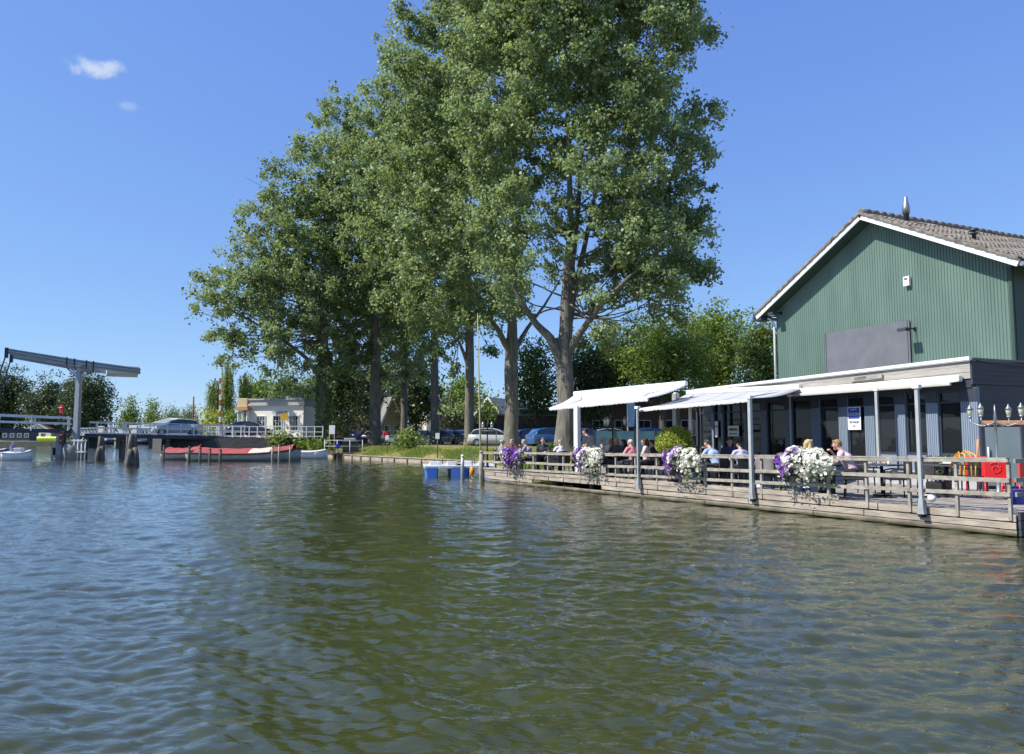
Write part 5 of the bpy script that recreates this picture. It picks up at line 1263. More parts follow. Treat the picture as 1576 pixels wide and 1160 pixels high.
# ================= BRIDGE =================
BS = Vector((-26, 68.4, 0)); BD = Vector((-.87, -.49, 0)).normalized(); BN = Vector((BD.y, -BD.x, 0)); BN = BN if BN.y > 0 else -BN
def BR(t, s, z=0): return BS+BD*t+BN*s+Vector((0, 0, z))
def bz(t): return 1.8+.022*max(0, t)
RZB = math.atan2(BD.y, BD.x); MB_ = Matrix((BD, BD.cross(Vector((0, 0, 1)))*-1, Vector((0, 0, 1)))).transposed()
def bridge():
    t = thing('road_bridge', 'long low white railed bridge leading to the lifting span', 'bridge', (0, 0, 0))
    T1_, T2_ = 0.0, 11.2
    def span(a, b, nm='deck'):
        mb = MB(); mb.beam(BR(a, 2.4, bz(a)-.16), BR(b, 2.4, bz(b)-.16), 5.2, .3); mb.build(nm, M['slate'], t)
        mb = MB(); mb.beam(BR(a, 2.4, bz(a)+.01), BR(b, 2.4, bz(b)+.01), 4.9, .05); mb.build('roadway', M['road'], t)
    span(-1.5, 11.3)
    for s in (-.1, 4.9):
        mb = MB(); a = 0
        for z in (.1, .55, 1.02): mb.beam(BR(-1.5, s, bz(0)+z), BR(11.0, s, bz(11)+z), .05, .07)
        mb.build('railing', M['white'], t)
        k = 0
        while k < 12:
            a = -1.5+k*1.08; mb = MB(); mb.beam(BR(a, s, bz(a)), BR(a, s, bz(a)+1.08), .09, .09, up=BN); mb.build('railing_post', M['white'], t); k += 1
    for a in (1.2, 4.9, 8.4, 11.2):
        mb = MB()
        for s in (.2, 1.7, 3.2, 4.7): p = BR(a, s); mb.tube([(p.x, p.y, -1), (p.x, p.y, 1.55)], .17, 10)
        mb.beam(BR(a, -.1, 1.52), BR(a, 5, 1.52), .3, .22); mb.build('pier', M['pile'], t)
bridge()
def long_bank_bridge():
    t = thing('lattice_bridge', 'white lattice sided bridge far behind the lifting bridge', 'bridge', (0, 0, 0)); Y = 130
    x0, x1 = X(128, Y), X(300, Y); z = 1.9
    mb = MB(); mb.beam((x0, Y, z), (x1, Y, z), 4, .35); mb.build('deck', M['quay'], t)
    mb = MB(); n = 34
    for k in range(n):
        a = x0+(x1-x0)*k/n; b = x0+(x1-x0)*(k+1)/n; mb.beam((a, Y-2, z+.2), (b, Y-2, z+1.3), .08, .08); mb.beam((b, Y-2.05, z+.2), (a, Y-2.05, z+1.3), .08, .08)
    for q in (.2, 1.35): mb.beam((x0, Y-2.1, z+q), (x1, Y-2.1, z+q), .1, .14)
    mb.build('lattice_railing', M['white'], t)
    for px in (166, 182, 218, 250): mb = MB(); a = X(px, Y); mb.box((a, Y-2.2, z+.7), (.9, .5, 2.0), bev=.05); mb.build('pylon', M['cream'], t)
    for px in (140, 190, 240, 285): mb = MB(); a = X(px, Y); mb.box((a, Y, .6), (1, 3, 2.6)); mb.build('pier', M['quay'], t)
long_bank_bridge()
def drawbridge():
    t0 = 11.9; c = BR(t0, -.2); Yc = c.y; X0 = X(117, 61); base = Vector((X0, 61, 0))
    t = thing('drawbridge', 'grey steel drawbridge frame with tilted balance beams on one tall column', 'drawbridge', base); o = base
    tipz, pz, rz_ = 8.55, 7.75, 7.35
    mb = MB()
    for s in (0, 4.2):
        q = BN*s; mb = MB(); mb.loft([[(q.x+x*w_, q.y+y*w_, z) for x, y in ((-1, -1), (1, -1), (1, 1), (-1, 1))] for z, w_ in ((1.3, .19), (7.4, .155), (7.55, .32), (7.66, .34))]); mb.build('column', M['grey_steel_l'], t)
        mb = MB()
        for sg in (-1, 1): mb.beam(q+BD*sg*.15+Vector((0, 0, 6.9)), q+BD*sg*.9+Vector((0, 0, 7.65)), .12, .12)
        mb.build('brace', M['grey_steel_l'], t)
        p1 = q+BD*5.0+Vector((0, 0, tipz)); p0 = q+Vector((0, 0, pz+.05)); p2 = q-BD*4.5+Vector((0, 0, rz_))
        mb = MB(); u = Vector((0, 0, 1)); hw = .16
        up = lambda p, h: [p+u*h+BN*hw, p+u*h-BN*hw, p-u*h-BN*hw, p-u*h+BN*hw]
        mb.loft([up(p1, .20), up(p0, .28), up(p2, .24)]); bb = mb.build('balance_beam', M['grey_steel_l'], t)
        mb = MB()
        for hh in (.10, -.10): mb.beam(p1+u*hh+BN*-(hw+.012), p0+u*hh*1.3-BN*(hw+.012), .02, .03); mb.beam(p0+u*hh*1.3-BN*(hw+.012), p2+u*hh*1.2-BN*(hw+.012), .02, .03)
        mb.build('flange_lines', M['slate'], bb)
        mb = MB()
        for q_ in (-1.0, -.5, .35, .9): pp = p0+(p1-p0)*q_/5 if q_ > 0 else p0+(p2-p0)*-q_/4.5; mb.box(pp, (.10, .38, .66), M=MB_)
        mb.build('clamp_bands', M['slate'], bb)
        mb = MB(); mb.box(p1+u*-.15, (.25, .4, .8), M=MB_, bev=.04); cap = mb.build('beam_end', M['slate'], t)
        e = q+BD*6.3+Vector((0, 0, 2.6)); mb = MB(); mb.beam(p1-u*.2, e, .09, .09); mb.build('hanger_rod', M['slate'], t)
    mb = MB(); mb.box(BN*2.1-BD*3.2+Vector((0, 0, 7.42)), (2.4, 4.4, .62), M=MB_, bev=.03); mb.build('counterweight', M['white'], t)
    mb = MB(); mb.beam(Vector((0, 0, 7.85)), BN*4.2+Vector((0, 0, 7.85)), .4, .3); mb.beam(BN*.0+BD*.4+Vector((0, 0, 8.1)), BN*4.2+BD*.4+Vector((0, 0, 8.1)), .1, .1); mb.build('cross_beam', M['grey_steel_l'], t)
    # lifting span with two white rails
    mb = MB(); mb.beam(BD*.3+BN*2.1+Vector((0, 0, 2.25)), BD*16+BN*2.1+Vector((0, 0, 2.5)), 4.6, .3); mb.build('lifting_span', M['slate'], t)
    for s in (-.25, 4.4):
        mb = MB()
        for z in (.5, 1.0): mb.beam(BD*.4+BN*s+Vector((0, 0, 2.4+z*.95)), BD*16+BN*s+Vector((0, 0, 2.65+z*1.25)), .08, .12)
        for k in range(7): a = .6+k*2.5; mb.beam(BD*a+BN*s+Vector((0, 0, 2.3)), BD*a+BN*s+Vector((0, 0, 3.45+.02*a)), .07, .07)
        mb.build('span_railing', M['white'], t)
    # round masonry foot and wooden fenders
    mb = MB(); mb.lathe((0, -.2, -1), [(.85, 0), (.85, 1.9), (.75, 2.2), (.3, 2.5)], 18); mb.build('pier_foot', M['concrete'], t)
    mb = MB(); mb.box((-.9, -.5, .9), (.5, .6, 2.3), bev=.05); mb.build('gate_post', M['concrete'], t)
    mb = MB(); mb.box((-.55, -.9, 1.75), (.42, .25, 1.0), bev=.03); s_ = mb.build('signal_box', M['black'], t)
    mb = MB()
    for z in (1.95, 1.5): mb.lathe((-.55, -1.03, z), [(.13, -.05), (.14, .0), (.001, .04)], 12)
    mb.build('signal_lens', M['redplastic'], s_)
    mb = MB()
    for k in range(4): mb.tube([(.35+.3*k, -.8, -.5), (.35+.3*k, -.8, 1.6)], .05, 6)
    mb.beam((.2, -.85, 1.5), (1.4, -.85, 1.5), .06, .12); mb.beam((.2, -.85, .6), (1.4, -.85, .6), .06, .12); mb.build('fender_frame', M['white'], t)
M['grey_steel_l'] = mat('light_grey_steel', (.36, .39, .40), .5, .1, 2, dirt=.35, dirtcol=(.2, .2, .18))
drawbridge()
# red lamp / sign on the bridge, seen against the dark trees
t = thing('traffic_light', 'small red and white traffic light standing on the lifting bridge', 'traffic light', Vector((X(93, 63), 63, 2.4))); mb = MB(); mb.tube([(0, 0, 0), (0, 0, 2.0)], .05, 8); mb.build('post', M['black'], t)
mb = MB(); mb.box((0, 0, 1.7), (.3, .2, .7), bev=.03); h_ = mb.build('housing', M['redplastic'], t); mb = MB(); mb.lathe((0, -.12, 1.85), [(.12, -.04), (.13, 0), (.001, .03)], 12); mb.build('lens', M['white_clean'], h_)

def pile(label, px, Y, top_py, wpx, name='mooring_post', group='mooring posts', m='pile', cap=False, shape='post', lean=0):
    x = X(px, Y); h = Z(top_py, Y); w_ = wpx*Y/FPX/2; t = thing(name, label, 'mooring post', (x, Y, 0), 0, group)
    if shape == 'post':
        mb = MB(); mb.tube([(0, 0, -1), (lean*.5, 0, h*.5), (lean, 0, h)], [w_*1.1, w_, w_*.92], 9); mb.build('shaft', M[m], t)
        mb = MB(); mb.lathe((lean, 0, h), [(w_*1.02, 0), (w_*1.0, .06), (w_*.5, .1)], 9); mb.build('cap', M['white' if cap else m], t)
    else:
        for k, (dx, dy, hh, r_) in enumerate(((-.2, 0, h, .15), (.05, .2, h*.95, .15), (.3, -.1, h*.58, .17), (-.05, -.3, h*.52, .17))):
            mb = MB(); mb.tube([(dx*1.6*w_/.45, dy*1.6, -1), (dx*w_/.45, dy, hh*.6), (dx*.6*w_/.45, dy*.6, hh)], [r_*1.15, r_, r_*.85], 9); mb.build('pile', M[m], t)
        mb = MB(); mb.lathe((-.02, 0, .25), [(w_*1.1, -.3), (w_*1.0, .1), (w_*.6, .3)], 12); mb.build('collar', M['pile'], t)
    return t
pile('big clustered dolphin of tarred piles standing alone in the river', 205, 46.5, 668, 20, 'dolphin', shape='cluster')
pile('slimmer wooden pile cluster between dolphin and drawbridge', 156, 58, 671, 9, 'dolphin', shape='cluster')
pile('dark thin post touching the left side of the big dolphin', 196, 50, 670, 3)
for i, (px, y, w_, lb) in enumerate([(253, 687, 3, 'thin black post left of the red covered boats'), (292, 689, 4.5, 'leftmost stout post in front of the long red covered barge'), (309, 690, 4, 'second stout post along the red covered barge'), (324, 692, 4, 'third stout post along the red covered barge'), (340, 693, 4.5, 'stout post with dark foot near the middle of the barge'), (420, 688, 3.5, 'post before the pale patch of the barge cover'), (430, 686, 3, 'thin post just behind the bow end pair'), (447, 687, 2.5, 'slim pale post at the bow of the barge')]):
    pile(lb, px, 54, y, w_, m='pile' if i < 5 else 'rail')
pile('grey post with white cap in front of the blue pedal boats', 712, 32.6, 703, 5.5, m='grey_steel', cap=True)
pile('thick grey post at the far left corner of the terrace', 741, 30.3, 697, 7, m='rail')
t = thing('fender_rack', 'white framed fender rack standing in the water left of the bridge column', 'fender', (X(88, 62), 62, 0)); mb = MB()
for x in (-.35, .35): mb.tube([(x, 0, -.6), (x, 0, 1.0)], .07, 8)
mb.beam((-.45, 0, 1.0), (.45, 0, 1.0), .1, .16); mb.beam((-.45, 0, .2), (.45, 0, .2), .1, .2); mb.build('frame', M['white'], t); mb = MB(); mb.box((.9, .3, .5), (.7, .7, 1.6), bev=.05); mb.build('tarred_block', M['pile'], t); mb = MB(); mb.box((0, .05, .6), (.6, .04, .6)); mb.build('rubber_sheet', M['rubber'], t)

# ================= BRIDGE HOUSE =================
def window_on(parent, c, xd, n_, w_, h, nx=2, ny=3, frame='white', pane='glass'):
    f = MB(); u = Vector((0, 0, 1)); c = Vector(c)
    for s in (-1, 1): f.beam(c+xd*s*w_/2-u*h/2+n_*.03, c+xd*s*w_/2+u*h/2+n_*.03, .07, .07, up=n_); f.beam(c-xd*(w_/2-.04)+u*s*(h/2-.035)+n_*.03, c+xd*(w_/2-.04)+u*s*(h/2-.035)+n_*.03, .07, .07)
    for k in range(1, nx): q = c-xd*w_/2+xd*w_*k/nx; f.beam(q-u*(h/2-.07)+n_*.032, q+u*(h/2-.07)+n_*.032, .03, .03, up=n_)
    for k in range(1, ny): q = c-u*h/2+u*h*k/ny; f.beam(q-xd*(w_/2-.04)+n_*.026, q+xd*(w_/2-.04)+n_*.026, .03, .03)
    o = f.build('window', M[frame], parent); g = MB(); g.beam(c-xd*(w_/2-.03)+n_*.012, c+xd*(w_/2-.03)+n_*.012, .012, h-.06); g.build('pane', M[pane], o)
def bridge_house():
    Y = 72; x0, x1 = X(372, Y), X(472, Y); z0 = 1.74; zt = Z(624, Y); t = thing('bridge_house', 'small cream bridge keeper house with flat cornice roof', 'house', ((x0+x1)/2, Y, z0), R(-16)); o = t.location.copy(); L = x1-x0
    mb = MB(); mb.box((0, 2.2, (zt-z0)/2), (L, 4.4, zt-z0)); mb.build('wall', M['cream'], t)
    mb = MB(); mb.box((0, 2.2, zt-z0+.10), (L+.5, 4.9, .2)); mb.box((0, 2.2, zt-z0+.38), (L+.3, 4.7, .38)); mb.box((0, 2.2, zt-z0+.6), (L+.55, 4.95, .10)); mb.build('cornice', M['cream_g'], t)
    mb = MB(); mb.box((0, 2.2, zt-z0+.68), (L+.2, 4.6, .08)); mb.build('roof', M['roof_grey'], t)
    # left bay with small columns and porch
    mb = MB()
    for x in (-L/2-.15, -L/2+.35, -L/2-.65): mb.lathe((x, -.35, 0), [(.17, 0), (.14, .2), (.12, 2.3), (.18, 2.5)], 12)
    mb.build('porch_columns', M['white'], t)
    mb = MB(); mb.box((-L/2-.2, -.2, 2.75), (1.5, 1.0, .25)); mb.build('porch_beam', M['timber'], t); mb = MB(); mb.box((-L/2-.3, .0, 3.35), (1.1, .6, .9), bev=.05); mb.build('porch_parapet', M['cream_y'], t)
    xd = Vector((1, 0, 0)); n_ = Vector((0, -1, 0))
    for px in (398, 427, 456): window_on(t, (X(px, Y)-o.x, -.002, 1.35), xd, n_, .95, 1.5, 3, 3)
    # dormer grille on the roof
    mb = MB(); c = X(444, Y)-o.x; zz = zt-z0+.7
    mb.add([(c-.7, .6, zz), (c+.7, .6, zz), (c, .6, zz+.75), (c-.7, 2.2, zz), (c+.7, 2.2, zz), (c, 2.2, zz+.75)], [(0, 1, 2), (5, 4, 3), (0, 2, 5, 3), (1, 4, 5, 2), (0, 3, 4, 1)]); d = mb.build('dormer', M['cream_g'], t)
    mb = MB()
    for k in range(5): mb.beam((c-.3+.15*k, .58, zz+.05), (c-.3+.15*k, .58, zz+.55-abs(k-2)*.14), .03, .03)
    mb.build('grille', M['slate'], d)
    text_mesh('lettering', 'NACK', .42, face_m(Vector((X(435.5, Y)-o.x, -.02, Z(635, Y)-z0)), xd), M['ink'], t)
    return t
M['cream_g'] = mat('grey_cream_trim', (.42, .42, .40), .7, .06, 2)
bridge_house()
t = thing('road_sign', 'yellow square sign on a pole before the bridge house windows', 'sign', (X(437, 70.5), 70.5, 1.74)); mb = MB(); mb.tube([(0, 0, 0), (0, 0, 2.2)], .035, 8); mb.build('pole', M['grey_steel'], t)
mb = MB(); mb.box((0, -.05, 1.95), (.72, .03, .6), bev=.01); mb.build('plate', M['yellow'], t)
t = thing('quay_railing', 'white railing along the quay in front of the bridge house', 'railing', (0, 0, 0)); x0, x1 = X(296, 68.2), X(497, 68.2)
for z in (.1, .5, .98): mb = MB(); mb.beam((x0, 68.1, 1.74+z), (x1, 68.1, 1.74+z), .05, .06); mb.build('rail', M['white'], t)
for k in range(17): x = x0+(x1-x0)*k/16; mb = MB(); mb.beam((x, 68.1, 1.7), (x, 68.1, 2.78), .08, .08); mb.build('post', M['white'], t)
t = thing('barrier_arm', 'raised red and white striped barrier arm beside the bridge', 'barrier', (X(339, 69), 69, 1.74))
zt = Z(582, 69)-1.74; mb = MB(); mb.box((0, 0, .5), (.4, .35, 1.0), bev=.04); mb.build('motor_box', M['white'], t)
mb = MB(); mb.beam((0, -.2, .6), (-.08, -.2, zt), .1, .16); mb.build('arm', M['white'], t)
st = MB(); n = 9
for k in range(0, n, 2):
    a = .9+(zt-.9)*k/n; b = .9+(zt-.9)*(k+1)/n; fx = lambda z: -.08*(z-.6)/(zt-.6); st.beam((fx(a), -.2, a), (fx(b), -.2, b), .11, .17)
st.build('red_bands', mat('barrier_red', (.45, .09, .05), .6, .1, 3), t)
t = thing('flag_mast', 'thin red brown mast far behind the silver car', 'mast', (X(296, 150), 150, 1)); zt = Z(610, 150)-1; mb = MB(); mb.tube([(0, 0, 0), (0, 0, zt)], .16, 8); mb.build('mast', M['roof_red'], t)
mb = MB()
for s in (-1, 1): mb.tube([(0, 0, zt*.75), (s*2.2, 0, 0)], .05, 5)
mb.build('stays', M['roof_red'], t)
t = thing('boathouse', 'low flat roofed building behind the bridge and the silver car', 'building', (X(270, 190), 190, .6)); mb = MB(); w_ = 190/1150; mb.box((0, 0, 1.7), (110*w_, 8, 3.4)); mb.build('wall', M['slate_l'], t); mb = MB(); mb.box((0, 0, 3.7), (116*w_, 9, .8)); mb.build('roof', M['cream'], t)
mb = MB(); mb.add([(-6, -4.6, 4.1), (6, -4.6, 4.1), (0, -4.6, 5.9), (-6, 4, 4.1), (6, 4, 4.1), (0, 4, 5.9)], [(0, 1, 2), (5, 4, 3), (0, 2, 5, 3), (1, 4, 5, 2), (0, 3, 4, 1)]); mb.build('gable', M['white'], t)
for k in range(9): window_on(t, ((-48+12*k)*w_, -4.0, 1.9), Vector((1, 0, 0)), Vector((0, -1, 0)), 1.2, 1.6, 2, 2)

# ================= HOUSES BEHIND THE CAR PARK =================
def house(label, px, Y, wpx, eave_py, ridge_py, wall, roof, rz=0, z0=1.0, depth=9, wins=2, name='house', chimney=False, floors=1):
    t = thing(name, label, 'house', (X(px, Y), Y, z0), rz, 'houses beyond the car park'); W_ = wpx*Y/FPX; he = Z(eave_py, Y)-z0; hr = Z(ridge_py, Y)-z0
    mb = MB(); mb.add([(-W_/2, 0, 0), (W_/2, 0, 0), (W_/2, 0, he), (0, 0, hr), (-W_/2, 0, he), (-W_/2, depth, 0), (W_/2, depth, 0), (W_/2, depth, he), (0, depth, hr), (-W_/2, depth, he)], [(0, 1, 2, 3, 4), (9, 8, 7, 6, 5), (0, 4, 9, 5), (1, 6, 7, 2)]); mb.build('wall', M[wall], t)
    for s in (-1, 1):
        mb = MB(); a = Vector((0, -.3, hr+.12)); b = Vector((s*(W_/2+.4), -.3, he+.12-(hr-he)*.4/(W_/2))); c = b+Vector((0, depth+.6, 0)); d = a+Vector((0, depth+.6, 0))
        n_ = Vector((0, 0, -.12)); mb.add([a, b, c, d, a+n_, b+n_, c+n_, d+n_], [(0, 1, 2, 3), (7, 6, 5, 4), (0, 4, 5, 1), (1, 5, 6, 2), (2, 6, 7, 3), (3, 7, 4, 0)]); mb.build('roof', M[roof], t)
        mb = MB(); mb.beam((0, -.36, hr+.04), (b.x, -.36, b.z-.08), .06, .25); mb.build('bargeboard', M['white'], t)
    for f in range(floors):
        for k in range(wins): window_on(t, ((-.5+(k+.5)/wins)*W_*.8, -.002, 1.6+f*2.6), Vector((1, 0, 0)), Vector((0, -1, 0)), min(1.2, W_/wins*.5), 1.4, 2, 2)
    if chimney: mb = MB(); mb.box((W_*.3, depth*.5, hr), (.7, .7, 1.6)); mb.box((W_*.3, depth*.5, hr+.84), (.85, .85, .1)); mb.build('chimney', M['white'], t)
    return t
house('cream gabled house with steep roof seen between two dark trunks', 603, 98, 34, 652, 611, 'beige', 'roof_grey', R(22), wins=2, chimney=True, depth=12)
house('house with white edged grey roof right of the third poplar trunk', 752, 108, 52, 642, 612, 'brick', 'roof_grey', R(-25), wins=2, depth=12)
house('small white gabled house behind the poplars beside the dark hedge', 640, 112, 40, 640, 615, 'cream', 'roof_grey', R(-30), wins=1)
house('dark red roofed house in the shade right of the ivy clad trunk', 552, 108, 50, 645, 622, 'brick', 'roof_red', R(10), wins=2)
house('house at far left half hidden by trees behind the bridge', 58, 205, 40, 662, 652, 'cream', 'roof_red', 0, z0=.5)
t = thing('brick_building', 'long brown brick building behind the leftmost awning', 'building', (X(975, 76), 76, 1.0)); w_ = 76/1150; hb = Z(606, 76)-1
mb = MB(); mb.box((0, 4, hb/2), (215*w_, 8, hb)); mb.build('wall', M['brick'], t); mb = MB(); mb.box((0, 4, hb+.15), (219*w_, 8.4, .3)); mb.build('roof', M['roof_grey'], t)
for k in range(6): window_on(t, ((-86+34*k)*w_, -.003, 1.7), Vector((1, 0, 0)), Vector((0, -1, 0)), 1.4, 1.6, 2, 2)
t = thing('dark_garage', 'low dark garage row behind the cars left of the brick building', 'building', (X(830, 80), 80, 1.0)); w_ = 80/1150; mb = MB(); mb.box((0, 3, 1.5), (130*w_, 6, 3)); mb.build('wall', M['brick'], t); mb = MB(); mb.box((0, 3, 3.1), (133*w_, 6.4, .2)); mb.build('roof', M['roof_grey'], t)
for k in range(5): mb = MB(); mb.box(((-50+25*k)*w_, -.03, 1.1), (1.3, .05, 2.1)); mb.build('door', M['slate'], t)
# banner flag
t = thing('banner_flag', 'upright pale blue banner flag in front of the brick building', 'flag', (X(966, 45), 45, 1.0)); zt = Z(622, 45)-1; mb = MB(); mb.tube([(0, 0, 0), (0, 0, zt), (.25, 0, zt+.12)], .025, 8); mb.build('pole', M['white_clean'], t)
mb = MB(); mb.loft([[(.03+x, .03*math.sin(z*3+x*9)+y, z) for x, y in ((0, -.01), (.22, -.015), (.44-.05*abs(z-2.4), -.01), (.44-.05*abs(z-2.4), .01), (.22, .015), (0, .01))] for z in (1.4, 1.9, 2.4, 2.9, zt)]); mb.build('banner', mat('banner_blue', (.30, .45, .66), .7, .1, 3), t)
# blue tarpaulin windscreen in front of the parked cars on the terrace side
t = thing('blue_screen', 'blue and green printed windscreen along the back of the terrace', 'windscreen', (X(985, 34), 34, DZ)); 
for k in range(5):
    p = Vector((-2.1+k*.95, .10*k, 0)); mb = MB(); mb.beam(p+Vector((0, 0, 0)), p+Vector((0, 0, 1.72)), .06, .06); mb.build('post', M['slate'], t)
    if k < 4: mb = MB(); mb.beam(p+Vector((.04, .0, .95)), p+Vector((.9, .09, .95)), .02, 1.4); mb.build('panel', M['screen_blue'] if 'screen_blue' in M else M.setdefault('screen_blue', mat('printed_screen', (.07, .20, .34), .4, .3, .8, col2=(.14, .28, .22))), t)

# ================= CARS =================
def make_car(label, loc, rz, color, group='cars parked behind the poplars', est=False):
    """4.2 m hatchback, nose towards +X"""
    t = thing('parked_car', label, 'car', loc, rz, group)
    prof = [(-2.05, .35, .55), (-2.1, .35, .80), (-1.98, .32, .98), (-1.2, .28, .98), (-.2, .28, .95), (.9, .28, .93), (1.6, .3, .82), (2.0, .35, .68), (2.1, .38, .5)]
    mb = MB(); secs = []
    for x, zb, zt in prof:
        w_ = .86 if abs(x) < 1.7 else .80 if abs(x) < 2.02 else .70; zb = max(zb-.12, .2)
        secs.append([(x, -w_*.96, zb), (x, -w_, (zb+zt)/2), (x, -w_*.95, zt-.05), (x, -w_*.82, zt), (x, w_*.82, zt), (x, w_*.95, zt-.05), (x, w_, (zb+zt)/2), (x, w_*.96, zb)])
    mb.loft(secs, smooth=True); b = mb.build('body', M['carpaint'], t, color=color, paint=True)
    top = [(-1.9, .95), (-1.55, 1.36), (-.9, 1.47), (-.1, 1.48), (.45, 1.36), (1.15, .93)]
    mb = MB(); mb.loft([[(x, -.80+.16*(z-.93)/.5, .92) if False else (x, -(.80-.2*(z-.9)/.55), max(.9, z-.09)), (x, -(.74-.2*(z-.9)/.55), z), (x, (.74-.2*(z-.9)/.55), z), (x, (.80-.2*(z-.9)/.55), max(.9, z-.09))] for x, z in top], smooth=True); mb.build('roof', M['carpaint'], t, color=color, paint=True)
    mb = MB()
    mb.add([(x, s*(.79-.2*(z-.9)/.55)*1.0, z) for s in (-1, 1) for x, z in ((-1.72, .94), (-1.5, 1.28), (-.9, 1.39), (-.1, 1.40), (.42, 1.28), (.95, .94))], [(0, 1, 2, 3, 4, 5), (11, 10, 9, 8, 7, 6), (0, 6, 7, 1), (4, 5, 11, 10)]); mb.build('windows', M['glass'], t)
    for x in (-1.28, 1.28):
        for s in (-1, 1):
            mb = MB(); pr = [(.2, -.1), (.29, -.1), (.32, -.07), (.32, .07), (.29, .1), (.2, .1)]
            vs = [(x+r_*math.cos(2*math.pi*j/18), s*.78+y, .32+r_*math.sin(2*math.pi*j/18)) for r_, y in pr for j in range(18)]; mb.add(vs, [(i*18+j, i*18+(j+1) % 18, (i+1)*18+(j+1) % 18, (i+1)*18+j) for i in range(5) for j in range(18)], True); wh = mb.build('wheel', M['rubber'], t)
            mb = MB(); mb.add([(x+.2*math.cos(2*math.pi*j/12), s*.86, .32+.2*math.sin(2*math.pi*j/12)) for j in range(12)]+[(x, s*.83, .32)], [(j, (j+1) % 12, 12) for j in range(12)]); mb.build('rim', M['zinc'], wh)
    for s in (-1, 1): mb = MB(); mb.box((2.0, s*.6, .64), (.12, .3, .14), bev=.03); mb.build('headlight', M['white_clean'], t); mb = MB(); mb.box((-2.05, s*.66, .78), (.08, .18, .22), bev=.03); mb.build('tail_light', M['redplastic'], t)
    return t
proto = None
CARS = [(760, 62, (.42, .44, .45), -8, 'silver car facing the water right of the third poplar trunk'), (825, 66, (.05, .07, .14), 20, 'dark blue car right of the second poplar trunk'), (851, 60, (.02, .09, .24), 25, 'bright blue car left of the largest trunk'),
        (690, 78, (.06, .06, .07), 88, 'black car seen end on between the pale trunks'), (742, 76, (.10, .06, .06), 85, 'dark maroon car behind the thin yellow pole'), (708, 79, (.05, .05, .055), 92, 'charcoal car beside the black one'), (652, 82, (.12, .13, .15), 85, 'grey car behind the tall weed bush'), (586, 84, (.16, .18, .2), 5, 'grey hatchback parked before the cream gabled house'),
        (795, 74, (.04, .05, .08), 20, 'navy car just behind the second poplar trunk'), (905, 62, (.03, .05, .14), 15, 'navy car under the leftmost awning right of the largest trunk'), (945, 64, (.25, .26, .28), 10, 'pale grey car behind the lamp post with three lanterns'), (556, 88, (.05, .05, .1), 80, 'dark car in the shade left of the dark trunked poplar'),
        (1010, 62, (.05, .1, .3), 12, 'blue car behind the golden bush')]
for i, (px, Y, c, a, lb) in enumerate(CARS):
    loc = (X(px, Y), Y, 1.04)
    if proto is None: proto = make_car(lb, loc, R(a), (*c, 1))
    else: copy_tree(proto, loc, R(a), lb, color=(*c, 1))
cb = copy_tree(proto, BR(-.6+2.0, 2.6, 1.89), RZB, 'silver car driving over the white railed bridge', color=(.50, .55, .60, 1)); cb['group'] = 'cars on the bridge and quay'
p_ = P(266, HOR, 66.5); cb.location = (p_.x, 66.0+1.2, bz(4)+.04); cb.rotation_euler.z = RZB
cc = copy_tree(proto, (X(386, 70), 70.0, 1.76), R(4), 'dark car parked against the front of the bridge house', color=(.02, .02, .03, 1)); cc['group'] = 'cars on the bridge and quay'

# ================= BOATS =================
def hull(mb, L, B_, H_, bow=.35, stern=.85, sheer=.25, n=16, zb=-.15):
    secs = []
    for i in range(n+1):
        u = i/n; x = -L/2+L*u; w_ = B_/2*(stern+(1-stern)*min(1, u/.3) if u < .3 else (1 if u < .6 else math.sqrt(max(0.0004, 1-((u-.6)/.4)**2.2))))
        zt = H_+sheer*max(0, (u-.5)/.5)**2+sheer*.25*max(0, (.3-u)/.3)
        secs.append([(x, -w_, zt), (x, -w_*.92, zt*.4), (x, -w_*.5, zb), (x, w_*.5, zb), (x, w_*.92, zt*.4), (x, w_, zt)])
    mb.loft(secs, smooth=True); return secs
def barge(label, pxa, pxb, Y, H_, cover, patch=False, bow_right=True, group='covered boats at the quay', lab2=None):
    x0, x1 = X(pxa, Y), X(pxb, Y); L = x1-x0; t = thing('covered_boat', label, 'boat', ((x0+x1)/2, Y, 0), 0, group)
    mb = MB(); secs = hull(mb, L, 2.6, H_, sheer=.38); mb.build('hull', M['hull_grey'], t)
    mb = MB()
    for s in (0, 5): mb.tube([Vector(q[s])+Vector((0, 0, .0)) for q in secs], .07, 6)
    mb.build('rubbing_strake', mat('dark_red_strake', (.10, .02, .02), .6, .1, 3), t)
    top = []
    for i, q in enumerate(secs[1:-1]):
        w_ = abs(q[0][1])*.98; z = q[0][2]; top.append([(q[0][0], w_*c, z+.03+(.36+.03*math.sin(i*1.9))*(1-abs(c)**1.6)) for c in (-1, -.7, -.35, 0, .35, .7, 1)])
    k = len(top)
    def part(a, b, nm, m): mb = MB(); mb.loft(top[a:b+1], closed=False, cap=False, smooth=True); mb.build(nm, m, t, fix=False)
    if patch: part(0, 8, 'cover', M['red']); part(8, 11, 'cover_patch', mat('pale_canvas', (.62, .50, .42), .8, .1, 2)); part(11, k-1, 'cover', M['red'])
    else: part(0, k-1, 'cover', M['red'])
    return t
barge('long barge under a red cover with one pale patch', 296, 464, 56.5, .54, True, True)
barge('shorter red covered boat behind the stern of the long barge', 257, 315, 59.5, .52, True)
